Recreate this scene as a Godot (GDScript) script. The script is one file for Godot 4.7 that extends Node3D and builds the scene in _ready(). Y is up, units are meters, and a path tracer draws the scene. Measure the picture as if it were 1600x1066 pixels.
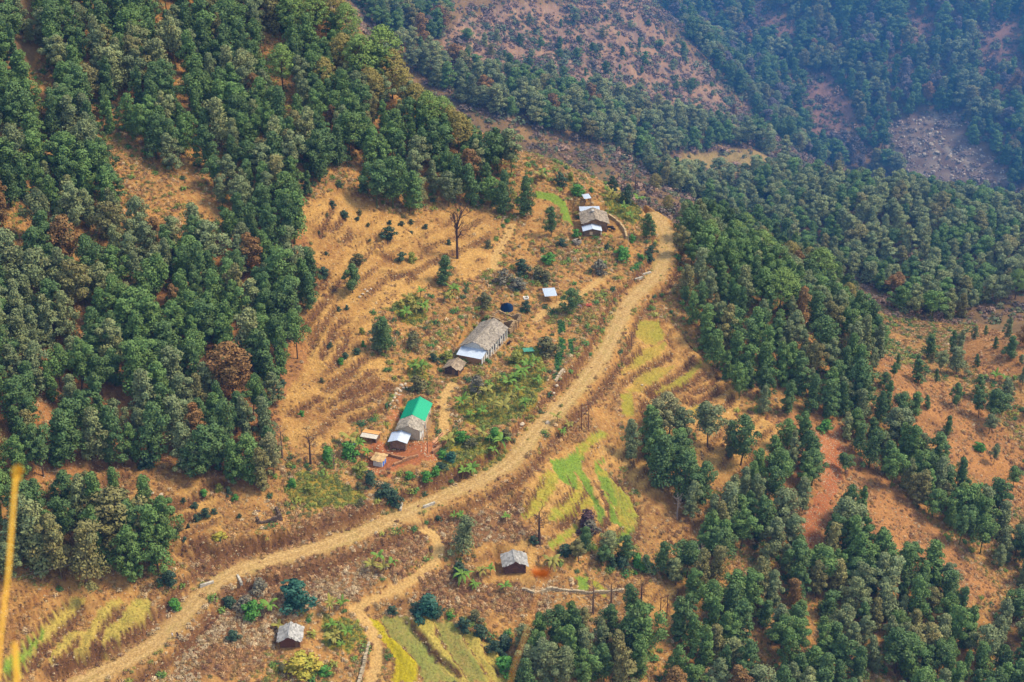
extends Node3D
# A terraced Himalayan hillside: village, dirt road, oak and pine forest, far slopes in haze.
# All coordinates are metres in plan (x right, z towards the viewer); heights come from one ground surface.

const CTRL := [-99.6,-2.5,-279.5,-75.1,-1.5,-302.5,-47.6,-0.5,-326.8,-26.4,0,-344.4,0,1,-367.5,18.2,2,-394.9,31.4,3,-436.1,50.6,5,-477.6,54.3,7,-509.5,42.3,9,-531.6,-28.1,5,-377.6,-7.6,7.5,-423.4,28,13,-495.9,-18.4,6.5,-401.8,12.1,8,-452.6,0,4.5,-401.6,-49.6,7,-350.2,-60.9,5.5,-334.8,-43.8,13,-401.4,-63.1,26,-433.4,-40.3,22,-460.6,-17.4,17,-466.7,6.5,17,-497.5,-17.2,23,-499.8,-60.5,36,-468.8,-35.1,17,-438.8,-68.6,10,-345.5,-85.2,9,-321.4,-103,17,-328.9,-108,9,-296,-107,2,-277.5,-66.3,20,-396,-83.6,18,-360.8,-111,22,-338.6,-125,38,-376.7,-97.3,32,-396.1,-86.6,40,-444.3,-119,46,-421.2,-141.6,63,-453.6,-112.1,61,-487.9,-86.7,54,-520.8,-72.9,48,-493.8,-51.6,42,-509.9,-159.4,84,-501.6,-109.8,73,-538.9,-79.3,66,-554.8,-175.7,85,-447,-148.9,52,-349.6,-137.2,28,-301.6,-126.8,8,-260,-148.7,110,-538.6,-97.5,92,-618,-59.9,62,-576.2,-41.2,48,-552.3,-22.4,36,-532.4,-9.1,29,-535.2,11.3,23,-532,29.6,16,-531.3,-72.5,74,-602.5,39.1,-3,-430.7,56.2,-9,-441.7,68.5,-17,-423.7,47.5,-13,-409.4,35.9,-15,-377.8,17.4,-8,-367.1,22.2,-17,-352.9,0.8,-13,-335.9,-24.1,-6,-329,-37.2,-9,-312.2,-51.3,-9,-300.1,-24.8,-13,-309.9,-7.7,-19,-302.9,16.3,-21,-327.8,39.7,-28,-331.5,32.1,-30,-316.1,52.5,-26,-359.7,64.5,-22,-388.6,81.6,-22,-416.9,82.1,-34,-377,67,-40,-330.8,104.1,-50,-342.9,142.9,-62,-357.5,99.6,-40,-369.9,130,-50,-377.3,-106.1,-8,-248.9,-67.9,-14,-255.1,-27.8,-20,-261.3,14.6,-33,-274.8,61.4,-46,-288.3,131.7,-66,-309.1,181.2,-72,-352.9,210.9,-66,-440.5,65.4,1,-496.2,72.6,-6,-462.2,97.1,-12,-483.3,114.6,-20,-479.9,126.8,-28,-472.1,98.6,-22,-448.4,107.6,-32,-425.6,123.3,-41,-410.5,135.1,-36,-447.8,157.3,-42,-466.2,166,-50,-446.7,157.5,-55,-413.6,156.2,-42,-488.2,180.2,-38,-504.4,133.3,-45,-409.5,215.1,-40,-498.5,66.4,-22.7,-589.4,86.8,-38.6,-626.2,109.7,-49.1,-629.8,134.8,-53.7,-613.7,158.4,-59.4,-594.8,180.1,-63.3,-573.5,214.2,-65,-612.2,96.7,-42.9,-686.3,72.3,-36.1,-678.6,122.3,-44.6,-700.1,41.6,-16.5,-655,16.4,-4.4,-650.1,-10.8,7.5,-648.5,-37.7,20.4,-652,140.8,-46.5,-651.5,179.4,-48.3,-634.7,222.1,-56,-645.3,58.6,-21.7,-697.5,92.1,-36.5,-729.3,-42.2,25.9,-688.9,-14.6,10.9,-709.2,15.3,0.3,-743.2,45.8,-10.5,-737.5,78.8,-24,-758.6,111,-42.4,-754.5,125.2,-49.4,-750.8,48.5,0.9,-794.5,0,12.3,-755.3,-56.6,31.4,-697.5,79.9,-9.2,-817.5,158.1,-77.7,-811.6,196.6,-97.3,-787.6,236.7,-93.6,-787.3,267.2,-93.6,-787.3,235.4,-79.8,-817.3,193,-78,-831.9,162.4,-61.3,-869,216.5,-54.9,-872.4,269.2,-53.3,-867.6,129.1,-54.7,-895.2,106.1,-42.4,-930,169.6,-37.6,-926.9,224.9,-36.2,-922,293,-33.3,-912.2,273.5,-73.7,-820.5,111.7,3,-1010.8,235.7,6.5,-995.7,348.1,9.9,-980.5,0,41.9,-839,-59,54.7,-743.9,343,-70.9,-813,275.2,-59.6,-626.4,-65,32,-625.9,-44.9,20,-602.2,-24.5,10,-582.4,-9.9,3,-585.2,12.3,-3,-577,32.1,-10,-576.2,49.3,-13,-573.2,63.1,-21,-559.4,81.8,-28,-569.9,109,-38,-548.1,125.6,-44,-528.3,139.6,-47,-512.1]
const ROAD := [-103.3,-271.8,-100.9,-274.5,-95.8,-279.7,-90.9,-284.1,-86.4,-288.1,-83,-291.7,-80.9,-295,-79,-298.2,-77.4,-301.3,-75.8,-304.3,-74.2,-307.3,-72.1,-310.3,-69.8,-313.2,-67,-315.9,-63.9,-318.1,-60.1,-320.5,-55.8,-322.8,-51.4,-325.4,-46.9,-328.1,-42.4,-331,-37.9,-334,-33.3,-337.7,-28.7,-342,-24,-346.1,-19.2,-349.7,-14.3,-353.7,-9.3,-357.8,-5.1,-361.5,-1.7,-365,1.1,-369,3.3,-373.7,5.5,-378.4,7.8,-383,10.8,-388.3,14.6,-394.6,18.2,-402.1,21.8,-410.1,25,-418,27.7,-425.3,30,-431.9,31.8,-438.1,33.6,-444.8,35.2,-451,37.5,-456.6,40.4,-461.7,43.4,-466.7,46.6,-471.8,49,-477,50.6,-482.6,51.9,-488.9,52.9,-496.2,53.2,-502.7,52.7,-508.2,51.3,-513.8,48.9,-518.5,46.4,-523,43.6,-526.9,47.2,-592.8]
const PATHS := [[-29.1,-340.5,-27.8,-340.4,-25.1,-340.1,-22.8,-339.6,-20.9,-338.6,-19.6,-337.3,-19,-335.6,-18.9,-333.6,-19.4,-331.3,-20.9,-328.7,-23.3,-326,-25.5,-323.6,-27.4,-321.4,-29.8,-319.4,-32.4,-317.5,-35,-315.6,-37.3,-313.7,-38.5,-312.8],
	[-37.8,-312.3,-37.4,-311.7,-36.6,-310.7,-35.6,-309.6,-34.5,-308.4,-33.7,-306.9,-33,-305.1,-32.5,-302.8,-32.2,-300.2,-32.4,-297.3,-33.2,-294.3,-33.6,-292.9],
	[7.4,-437.2,8.3,-438.6,10,-441.6,12.2,-444.1,14.7,-446.2,17.3,-449,19.9,-452.2,22.8,-456.4,26.1,-461.2,28.6,-465.2,30.3,-468.3,31.1,-469.8],
	[-5.1,-461.2,-5.3,-463,-5.6,-466.4,-4.9,-471.2,-3,-477.4,-1.6,-482.4,-0.5,-486.4,0,-488.4],
	[-17.3,-398.4,-18,-396.3,-19.2,-392.2,-19.5,-388.3,-18.9,-384.6,-18.8,-380.5,-19,-376.2,-19.2,-374],
	[40.7,-524.3,39.1,-527,40.8,-602.8,35.9,-610,29.6,-616.8,23.1,-620.1,16.5,-621,13.2,-621.5]]
const RISERS := [[32.1,-414.9,33.9,-417.5,37.5,-422.6,40.9,-427.2,44,-431.3,46.4,-434.6,48.2,-437.2,49.7,-438.8,50.9,-439.5,51.6,-439.9],
	[39,-415.2,40.4,-416.9,43.3,-420.1,46.2,-423.8,49.3,-428.1,51.8,-432.1,53.8,-435.7,55.7,-438.7,57.5,-441.2,58.3,-442.3],
	[40,-415.4,42.2,-417.2,46.6,-420.6,50.2,-423.6,52.9,-426.6,55.2,-429.4,57,-432.3,58.7,-434.8,60.3,-436.9,61,-438],
	[53.3,-424.2,54.7,-425.1,57.4,-426.9,59.7,-429,61.6,-431.3,63,-433.5,63.9,-435.5,64.3,-437,64.2,-437.8,64.2,-438.3],
	[52.5,-418.7,53.5,-419.6,55.5,-421.6,57.6,-423.5,59.6,-425.4,61.8,-427.7,64.1,-430.4,65.9,-432.4,67.3,-433.9,67.9,-434.6],
	[62.7,-420,63.6,-421.2,65.3,-423.7,67.1,-426.4,68.8,-429.5,69.6,-431],
	[48.7,-448.1,48.9,-446.9,49.2,-444.5,49.6,-442.6,50,-441.2,50.2,-440.5],
	[53.7,-449.1,54.5,-448.1,56.1,-446.2,57.3,-444.8,58.3,-443.9,60.1,-442.4,62.6,-440.2,63.9,-439.1],
	[36.6,-413.1,36.9,-412.3,37.6,-410.6,38,-408.1,37.9,-404.7,37.9,-403.1],
	[40,-415,39.7,-413.4,39.2,-410.2,39,-407.4,39.1,-405.2,39.2,-404],
	[33.6,-424,34.7,-425.8,36.9,-429.5,38.7,-432.6,40,-435.2,40.7,-436.5],
	[14.8,-369.2,15.2,-368.4,16,-367,16.4,-365.7,16.4,-364.6,15.9,-363.4,15.1,-362.3,13.8,-360.7,12.2,-358.4,11.3,-357.4],
	[17.8,-369.2,18.4,-368.8,19.5,-368.1,19.8,-366.7,19.2,-364.6,18.4,-362.3,17.1,-360,15.9,-357.7,14.5,-355.4,13,-353.8,11.4,-352.7,10.6,-352.1],
	[20.7,-367.3,21.1,-366.5,21.9,-364.9,22.6,-363.5,23.2,-362.3,24.1,-361.2,25.2,-360.1,24.9,-358.6,23.2,-356.7,22.3,-355.8],
	[21.2,-372.1,22,-371.1,23.6,-369.1,24.9,-366.9,25.8,-364.6,26.3,-362.5,26.6,-360.8,27.6,-360.1,29.5,-360.3,29.7,-359.3,28.2,-357.2,26,-354.9,23,-352.4,21.5,-351],
	[25.5,-371,26.2,-369.8,27.4,-367.4,28.4,-365,29.1,-362.7,29.4,-361.5],
	[26.4,-375.7,27.2,-375.1,28.9,-373.9,30.7,-372.7,32.6,-371.5,33.9,-369.4,34.6,-366.3,34.7,-363.3,34.2,-360.6,33,-358.1,31.1,-356,30.1,-354.9],
	[9.5,-366.2,8.9,-365.2,7.8,-363.2,6.5,-360.8,5.2,-358.2,4.2,-355.4,3.4,-352.5,2.9,-351],
	[-3.4,-351.5,-2.6,-352.3,-1,-353.9,0.6,-355.7,2.2,-357.9,3,-359],
	[-33.9,-310,-33.2,-308.6,-31.7,-305.9,-30.3,-303.7,-28.9,-302,-28.2,-299.4,-28.1,-295.9,-28.1,-294.1],
	[-32.2,-311,-31.7,-310.2,-30.6,-308.4,-29.1,-306.9,-27.3,-305.6,-25.6,-304.1,-24,-302.2,-22.8,-299.9,-22.1,-297.1,-21.8,-295.7],
	[-26.9,-313.3,-26.1,-312.7,-24.4,-311.4,-22.8,-309.8,-21.3,-308,-20,-306.1,-18.9,-304.4,-17.5,-302.9,-15.8,-301.7,-14,-300.5,-12.3,-299,-11.4,-298.3],
	[-19.4,-314.4,-19.2,-313.4,-18.8,-311.3,-18.1,-309.3,-17,-307.6,-15.9,-305.7,-14.7,-303.8,-13.2,-301.7,-11.4,-299.6,-10.6,-298.6],
	[-12.6,-312.8,-12.3,-312,-11.7,-310.2,-10.8,-308.3,-9.6,-306.2,-8,-303.9,-6.1,-301.4,-5.2,-300.1],
	[-8.8,-313.2,-8.4,-312.4,-7.5,-310.7,-6.7,-308.8,-6.1,-306.5,-4.9,-304.3,-3.2,-302.1,-2.3,-301],
	[-3.8,-312.3,-3.7,-311.3,-3.4,-309.3,-2.8,-307.4,-2.1,-305.8,-1.2,-304.2,0,-302.6,0.6,-301.9],
	[-38.4,-312.8,-37.2,-313.8,-34.9,-315.6,-32.4,-317.4,-29.7,-319.2,-27.4,-321.2,-25.5,-323.5,-24.5,-324.7],
	[-28.5,-321.7,-29.7,-320.7,-32.3,-318.6,-34.6,-316.7,-36.8,-314.8,-37.9,-313.9],
	[-112.4,-271.8,-111.1,-273.6,-108.6,-277.1,-107,-279.9,-106.4,-281.9,-105.4,-284.3,-104.2,-287,-102.8,-289.8,-101.3,-292.5,-100.2,-294.9,-99.6,-296.8,-99.3,-297.7],
	[-105,-277.8,-104.5,-278.5,-103.3,-279.8,-102.2,-281.5,-100.9,-283.6,-99.9,-285.7,-99.1,-287.7,-98.5,-289.2,-98.2,-290.1,-98,-290.6],
	[-99.1,-283.3,-98.5,-283.9,-97.3,-285.1,-96.2,-286.8,-95.4,-288.9,-94.8,-290.9,-94.6,-292.8,-94,-294.6,-93.2,-296.4,-92.4,-298,-91.6,-299.3,-91.3,-300],
	[-102.9,-280.1,-102.1,-280.7,-100.3,-282,-98.7,-283.2,-97.3,-284.4,-96,-285.8,-94.9,-287.3,-93.8,-288.2,-92.5,-288.5,-91.1,-289.3,-89.6,-290.6,-88.3,-292.3,-87.1,-294.1,-86,-295.8,-85.1,-297.3,-84.7,-298.1],
	[-109.8,-280.1,-109.2,-281.7,-107.9,-284.9,-106.6,-287.8,-105.5,-290.5,-104.1,-293.2,-102.5,-296,-101.6,-297.3],
	[-61.5,-403.8,-60.8,-405.9,-59.4,-410.3,-57.9,-415,-56.4,-420.1,-55.6,-422.6],
	[-55,-394.7,-54.7,-396.6,-54,-400.4,-53.2,-405.1,-52.2,-410.6,-50.8,-414.8,-49.2,-417.6,-48.3,-419.1],
	[-53,-381.4,-52.2,-383.2,-50.6,-386.8,-48.9,-390,-47.2,-392.6,-45.7,-395.4,-44.4,-398.5,-43.2,-401.1,-42,-403.2,-41.4,-404.3],
	[-49.1,-380.5,-48.1,-382,-46.1,-385,-44.2,-388.3,-42.5,-392,-41.1,-395.3,-39.9,-398.2,-39.4,-399.7],
	[-53.6,-374,-52.5,-375.4,-50.2,-378.1,-47.8,-380.9,-45.5,-383.8,-43.5,-386.2,-42,-388.2,-40.5,-390.7,-38.9,-393.7,-38.1,-395.3],
	[-61.9,-368.4,-60.5,-370,-57.7,-373.3,-55.1,-376.5,-52.9,-379.5,-51.7,-381],
	[-50.9,-372.1,-49.7,-373.7,-47.5,-376.9,-45.3,-379.4,-43.1,-381.1,-41,-383.1,-38.9,-385.5,-37,-388.7,-35.4,-392.5,-34.6,-394.4],
	[-46.4,-372.2,-45.2,-373.4,-42.9,-375.6,-40.9,-377.2,-39.3,-378,-37.6,-380.3,-35.7,-383.9,-34.8,-385.7],
	[-57.9,-398.1,-57.7,-400,-57.3,-404.1,-56.2,-408.6,-54.5,-413.7,-53.4,-418.1,-53.1,-421.7,-52.9,-423.5],
	[-52.4,-391.7,-52.1,-392.9,-51.5,-395.3,-50.6,-399,-49.3,-404,-48.5,-408.5,-48.2,-412.6,-48,-414.7],
	[-57.7,-454.2,-57,-455.5,-55.6,-458.1,-54.7,-461.3,-54.3,-465.2,-54,-467.2],
	[-53.5,-451.5,-52.9,-453,-51.7,-456.1,-51.3,-458.7,-51.6,-460.7,-51.8,-461.7],
	[-49.8,-459.7,-49.2,-459.4,-48.1,-458.8,-46.8,-457.7,-45.4,-456,-44.7,-455.2],
	[-44.5,-462.4,-44.1,-461.5,-43.5,-459.6,-42.6,-457.2,-41.4,-454.2,-40.9,-452.7],
	[-41.9,-451.7,-40.7,-452.9,-38.3,-455.1,-37,-456.2],
	[-64.4,-423.8,-63.5,-425.5,-61.6,-428.9,-59.9,-432.1,-58.6,-435,-58,-436.5],
	[-62.2,-419.4,-61.2,-421.9,-59.1,-426.8,-57.4,-431.4,-56,-435.9,-55.3,-438.1],
	[-56.5,-420.4,-55.9,-422.8,-54.5,-427.5,-53.3,-431.5,-52.2,-435,-51.6,-436.8],
	[-60.5,-449.1,-59.8,-452.3,-58.4,-458.6,-57.5,-463.7,-57.3,-467.4,-57.2,-469.3],
	[-35.6,-471.2,-34.6,-470.5,-32.6,-468.9,-31,-467,-29.8,-464.8,-29.2,-463.7],
	[-39.1,-442.4,-37.8,-443.6,-35,-446,-32.5,-447.5,-30.3,-448.2,-29.2,-448.6],
	[-83.8,-322.8,-82.9,-323.9,-81.3,-326.1,-80,-328,-79.1,-329.8,-78.7,-330.7],
	[-84.8,-327.6,-84.1,-328.1,-82.7,-329.1,-81.3,-330.9,-80,-333.5,-78.5,-335.1,-76.8,-335.9,-76,-336.2],
	[-82.1,-315.6,-81.1,-316.4,-78.9,-318,-76.9,-319.9,-75.1,-322,-73.5,-323.4,-72.2,-324,-71.5,-324.3],
	[-105.5,-332.7,-104.5,-334,-102.4,-336.3,-99.9,-338.3,-96.8,-339.7,-95.3,-340.4],
	[-102.3,-329,-101.3,-330.3,-99.2,-332.8,-97.3,-334.9,-95.7,-336.8,-94.8,-337.7],
	[-77.9,-345.3,-77.1,-346,-75.5,-347.6,-73.8,-347.9,-71.8,-347.1,-70.9,-346.6],
	[-79.6,-336.6,-78.4,-337.5,-76.2,-339.2,-74,-340.5,-71.9,-341.3,-70.8,-341.8]]
const CUTS := [[-79.3,-315.1,-75.4,-319.6,-72.5,-319.2,-67.9,-322.9,-62.9,-324.6,-54.6,-328.8],
	[-52.4,-328.4,-41.9,-335.3,-34.3,-341.6],
	[12.9,-400.6,19.9,-415.3,25.2,-428.6],
	[-26.6,-348.8,-16.9,-356.9,-6.9,-365.3]]
const ZONES := [["orange", [-138.5,-346.5,-130.3,-360,-107.4,-404.9,-74.3,-451.8,-66.1,-465.5,-61.3,-434.2,-57.4,-394.9,-61.8,-371.3,-60.7,-347.5,-66,-337.6,-87.4,-335.1,-108.4,-326.4,-130.6,-312.7]],
	["tan", [-67.2,-456.2,-57.1,-474.9,-49.3,-477.8,-41,-472.9,-23.1,-485.4,-6.4,-496.6,-4.2,-483.4,-8.1,-456.7,-19.9,-449.1,-31,-434.5,-40.1,-427.3,-43.8,-401.4,-36.7,-404.5,-34.3,-393.6,-38.7,-380.5,-50.5,-359.8,-58.6,-357.4,-63.4,-370.7,-57.4,-394.9,-62.5,-418.6,-58.6,-435.8]],
	["dry", [-108.3,-332.9,-88.8,-343.2,-64.7,-340,-60.9,-334.9,-64.4,-324.4,-78.3,-315,-82.3,-313.8,-83.6,-322.3,-96.8,-327.5]],
	["tan", [-83.5,-334.3,-75.5,-338,-70.6,-324.5,-81.5,-314,-83.6,-322.3]],
	["scrub", [-78.3,-315,-75.2,-319.1,-72.1,-318.6,-67.3,-322.7,-59.9,-325.6,-52.7,-331.2,-45.6,-340.7,-36.1,-343.1,-34.2,-338.6,-47.7,-328.7,-56.6,-323.8,-66.6,-317.5,-76.2,-310.5]],
	["scrub", [-79.9,-305.3,-74.7,-310.1,-70,-314,-75.8,-307.3,-79,-299,-85,-291.7,-93.5,-284,-101.8,-277.8,-104.3,-276.7,-94.4,-289.1,-84.9,-295.7]],
	["scrub", [-59.3,-319.5,-44.4,-326.3,-32.3,-334.3,-22,-337.1,-20.2,-332.1,-31.6,-321.2,-40.4,-313.9,-49.3,-310.8,-55.7,-300.6,-61.5,-287.6,-78.2,-284.3,-75.6,-295.7,-71.1,-305.2,-67.4,-311.3]],
	["dry", [-37.2,-312.1,-17.7,-329.2,-3.3,-332.3,13.3,-338.4,30.4,-345.2,40.6,-342.6,32.9,-329.6,12.8,-320.9,-3.2,-316.4,-17.3,-316.9,-28.1,-314.2]],
	["scrub", [-23.9,-324.8,-16.1,-327.9,-3.2,-328.6,9.8,-331.3,9.7,-325.5,-6.4,-320.1,-25.1,-316.7]],
	["tan", [-8.2,-339.8,8.4,-346,10,-341,8.2,-333.6,-6.5,-328.4,-9.8,-333.7]],
	["tan", [33.9,-345.4,48.8,-347.9,46.4,-330.5,37.7,-326.3,34.9,-334.3]],
	["tan", [36.1,-446.8,46.9,-455.3,56.5,-446.2,64,-438.6,71.3,-430.4,67.8,-417.6,55,-406.6,36.7,-393.3,30.5,-399.3,31.2,-411.3,35.9,-425.7]],
	["dry", [24.6,-413.1,30.9,-425.6,33.3,-415.7,32.5,-400.7,28.9,-386.1,17.7,-375.5,6.9,-362.2,-3.4,-350.8,-16.6,-346.5,-19.9,-347.5,-6.8,-356.4,5.2,-369.5,12.5,-384.1]],
	["scrub", [-16.6,-346.5,-1.7,-351.4,8.6,-362.9,8.4,-346,-3.3,-341.6,-17.9,-334.7,-19.7,-339.7]],
	["orange", [76.6,-423.9,99.1,-437.4,107.5,-425.2,121,-409.3,137.1,-390.6,145.1,-382,128.5,-370.5,114.6,-378.3,99.5,-379.6,79,-368.3,81.6,-387.3,72.7,-408.4]],
	["orange", [121.9,-481.2,132.3,-485.4,149.1,-478.6,159.8,-467.3,169.8,-453.2,177.6,-440.3,162.2,-423.6,142.8,-432.9,124.3,-448.3]],
	["orange", [193.8,-586.3,216.8,-593.3,191.7,-496.4,168.3,-483.4,160.7,-505.4]],
	["tan", [55,-406.6,76.6,-423.9,87.8,-417.7,75.4,-399,60.7,-387.7,47.2,-382.2,48,-392.1]],
	["dry", [37.7,-378,52.5,-379.8,59.1,-371.2,51.9,-353.3,41.5,-355.7,34.5,-355.1]],
	["tan", [29,-388.4,52.7,-402.7,54.9,-385.4,48.3,-373.7,37.4,-373.5,28.7,-381.7]],
	["red", [96.8,-429.5,103.6,-432.8,103,-417.3,96.8,-398.2,86.6,-375.5,80.3,-371.1,84,-383.7,91.9,-398.6]],
	["red", [-36,-367.3,-30.9,-366,-25.9,-368.6,-19.1,-371.2,-21.7,-360.4,-27,-357.9,-33.5,-353.8,-40,-353.1,-38.3,-363.8]],
	["red", [-33.2,-376.8,-31,-383.2,-29.6,-389.3,-30.9,-390.4,-33.2,-382.5,-34.7,-373.4]],
	["tan", [46.3,-597,62.8,-578.6,60.9,-507.5,56.6,-497.2,50.2,-501.4,40.7,-508.5]],
	["dry", [-15.9,-630,13.3,-630.2,42.6,-623,51.9,-603.1,35.8,-520.6,26.1,-612,0,-524.6,-11.2,-526.6]],
	["dry", [-116.3,-296.9,-102.8,-297.6,-89.8,-303.9,-81.4,-305.7,-84.4,-296.7,-93.9,-286.1,-101.8,-277.8,-115.9,-271,-120.4,-291.4]],
	["olive", [-13.6,-395.9,-1.8,-404.2,9.4,-413.1,10.2,-403.1,5.4,-386.8,-3.5,-379,-12.3,-379.1,-15.2,-386.2]],
	["olive", [-36.4,-428.9,-31.1,-437.6,-25.8,-438.4,-25.9,-427.1,-32.3,-423]],
	["olive", [-19.1,-371.2,-7,-375.6,0,-372.1,-6.8,-362.5,-18.6,-357.6]],
	["olive", [0,-421.3,9.5,-421.6,9.4,-413.1,0,-409.5]],
	["olive", [31.1,-516.2,43,-524.6,44.9,-504.4,40.2,-499.7,32.9,-506.3]],
	["olive", [-29.6,-407.3,-24,-406.1,-24,-396.9,-29.1,-396.9]],
	["olive", [-54.5,-350.3,-44.7,-349.5,-37.8,-344.8,-39.1,-340.3,-51.7,-337.2,-58.5,-341.6]],
	["olive", [-37,-309.5,-46.2,-309.8,-45.4,-301.2,-39.4,-300.8,-34.8,-303.7]],
	["tan", [8.7,-370,17.8,-379.9,27.1,-387.2,26.7,-376.3,35.4,-370.3,35.8,-361.9,30.9,-354.1,20.3,-347.8,8.4,-347.9,2.5,-350.2,5.1,-359.5]],
	["grn", [8.3,-507.9,14.9,-507.7,18.5,-504.6,19.9,-499.6,20.4,-495.3,17.6,-495.6,16.9,-502.2,13.1,-504.9,8.3,-505.3]],
	["grn", [10.6,-371.8,14,-373.8,16.6,-371.9,17.7,-368.4,17.3,-366.2,15.5,-365.3,13.8,-366.1,11.8,-369.5]],
	["grn", [15.2,-374,18,-378,19.3,-381.2,25.4,-389.1,26.6,-388.7,21.8,-382.1,19.2,-377.9,19,-373.2,20.5,-371.2,22.4,-366.8,24.7,-362.9,25.4,-359.7,23.9,-359,22.3,-363.4,20.7,-367.9,18.4,-370.8,16.6,-371.9,15.1,-372.6]],
	["grn", [23.4,-377,26.3,-379.7,25.8,-375.5,27.8,-373.1,29.8,-369.6,31.4,-365.8,32.7,-362.2,27.5,-359.9,27.4,-365.3,25.5,-369.8,23.9,-373.7]],
	["ygrn", [19.3,-381.2,25.4,-389.5,27,-389.3,21.8,-382.1,19.2,-377.9]],
	["ygrn", [10.3,-353.6,10.9,-356.1,13.9,-359.4,17.6,-364.4,18.4,-368.1,20,-365.9,17.5,-360.1,13.5,-354.6]],
	["ygrn", [2.9,-352.3,5.2,-356.7,7.3,-362,9.7,-367.5,11.8,-368.1,12.3,-365,10.2,-360.8,6.6,-355.1,3.4,-351.6]],
	["tan", [24,-377.3,27.2,-380.6,32.5,-388.1,33.1,-386.9,29.1,-380.6,26.1,-376.7]],
	["grn", [29,-360.2,32.5,-362.5,34.1,-361.2,30.5,-356.6,25.4,-352.7,20.8,-349.2,20.8,-350,27.5,-355.4,30.3,-359.6]],
	["ygrn", [24,-374.8,26.1,-375.9,29.7,-373.2,33.6,-370.1,34.6,-364.6,34.1,-361.2,31,-359.9,30.4,-361.6,29.2,-364.1,27.4,-367,25.5,-371]],
	["grn", [24.6,-373.6,26.3,-373.7,29.1,-368.2,27.7,-367.5,25.5,-371]],
	["ygrn", [19,-364.6,22,-365.4,22.2,-363,19.2,-361.1]],
	["ygrn", [10.2,-346.7,13.1,-350.5,17.1,-355.5,17.4,-353.9,14.4,-350.3,10.5,-345.7]],
	["grn", [17.2,-339,19.8,-339.7,19.7,-336.2,17.7,-334.7]],
	["ygrn", [21.7,-339.6,24.8,-337.7,24.3,-335.7,21.3,-338.4]],
	["yel", [-33.9,-310.3,-32.5,-310.6,-30,-307.5,-26.5,-305,-24,-302.1,-22.8,-300,-22.6,-295.5,-28.1,-294.1,-28,-301.2,-30.4,-304.7]],
	["field", [-31.7,-311.5,-26.9,-313.3,-23.6,-310.7,-20.9,-307.7,-20.1,-304.4,-17.2,-302,-11.4,-298.3,-20.4,-296,-23.8,-302.8,-27.7,-306.1,-30,-307.5]],
	["field", [-18.5,-313.6,-15.3,-314.5,-12.3,-312.5,-11.7,-309.3,-9.3,-305.1,-5.7,-299.9,-10.8,-298.5,-14.4,-303.1,-17.1,-307.9,-18.1,-311]],
	["field2", [-24.2,-312.6,-20.6,-315.1,-19.1,-313.8,-18.6,-310.2,-16.8,-306.6,-14.4,-302.7,-11,-298.4,-12,-298.2,-17.2,-302.3,-19.1,-306,-21.5,-309.5]],
	["field2", [-11.4,-312.4,-9.1,-313.1,-7.3,-311.2,-6.1,-305.3,-2.9,-300.8,-5.7,-299.9,-9,-305.5,-11.1,-310.1]],
	["field2", [-7,-311.3,-4.1,-312.2,-3.5,-308.2,-2,-304.8,0.3,-301.8,-2.6,-300.9,-5.5,-305.5,-6.7,-309.3]],
	["field2", [-111.8,-275.3,-109.6,-279.9,-107.1,-286.2,-104.9,-291.6,-101.2,-297.5,-99.4,-298.3,-101,-294,-103.9,-288.8,-106.5,-282.8,-107.7,-278.7,-109.3,-274.3,-111.3,-273.3]],
	["field2", [-103.2,-281.6,-101.8,-287.5,-99.9,-290.2,-98.2,-290.5,-99.6,-287.3,-100.7,-284.5,-102.8,-280.4]],
	["field2", [-98,-285.5,-97.1,-290.9,-95.5,-296.1,-93.5,-298.7,-91.8,-300.4,-93.3,-297.1,-94.6,-293.6,-95.2,-289.9,-97.1,-285.6,-99.1,-283.3]],
	["field2", [-93.2,-289.5,-93.5,-292.7,-90.7,-296.3,-88.9,-301,-85.8,-302,-85,-298.5,-87,-294.9,-91.2,-290.4,-93.2,-287.9]],
	["grn", [-111.8,-275.3,-109.6,-279.9,-107.1,-286.2,-106.2,-287.2,-108.2,-279.8,-110.3,-275]],
	["ygrn2", [33.1,-410.2,35.5,-412.4,35.3,-402.8,32.3,-400.6]],
	["ygrn2", [40.8,-449.3,46.9,-451.4,47.8,-444.8,44.7,-440,41.9,-439.2,39.3,-441.6]],
	["ygrn2", [33,-419.8,41.7,-436.1,48.3,-441.7,45.7,-435.4,38.3,-426]],
	["ygrn2", [34.3,-413,39.2,-423.2,45.4,-430.4,50.4,-433.4,44.9,-424.5,38.4,-415.8]],
	["ygrn2", [43.2,-418.4,49.8,-426.5,54.4,-432.9,59.9,-440.3,58.2,-436.7,53.3,-427.9,48.1,-422.3]],
	["ygrn2", [52.4,-413.7,56.7,-420.7,58.4,-420.5,57.6,-416.1]],
	["crop", [12.9,-417.5,13.9,-427.8,14.7,-429.7,16.2,-428.5,15.8,-420.2,14,-409.5,12,-402.9]],
	["crop", [13.9,-436.3,16.5,-437.7,16.3,-431.8,14.1,-429.9]],
	["crop", [17.2,-428.8,19.2,-429.4,18.9,-421.4,16.9,-419]],
	["crop", [38.7,-473.7,42.6,-479.1,43.8,-478.1,40.7,-473.1,38.8,-472.4]],
	["bfield", [67,-669.5,80.8,-691.6,105.8,-712.7,121.1,-712.1,129,-694.1,111.2,-684.3,96.4,-683.2,79.5,-662,67,-652.3]],
	["bbare", [-30.8,-681.9,-23.6,-722.8,0,-759.7,66.2,-816.1,85.4,-800.2,108.4,-789.8,125.6,-752.8,107,-722.2,75.4,-717.7,47.2,-706,23.6,-712.7,-5.6,-674.5,-27.4,-663]],
	["bbare", [-65.8,-579.5,-51.4,-704.9,-55.9,-686.8,-69.7,-659.9]],
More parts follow.
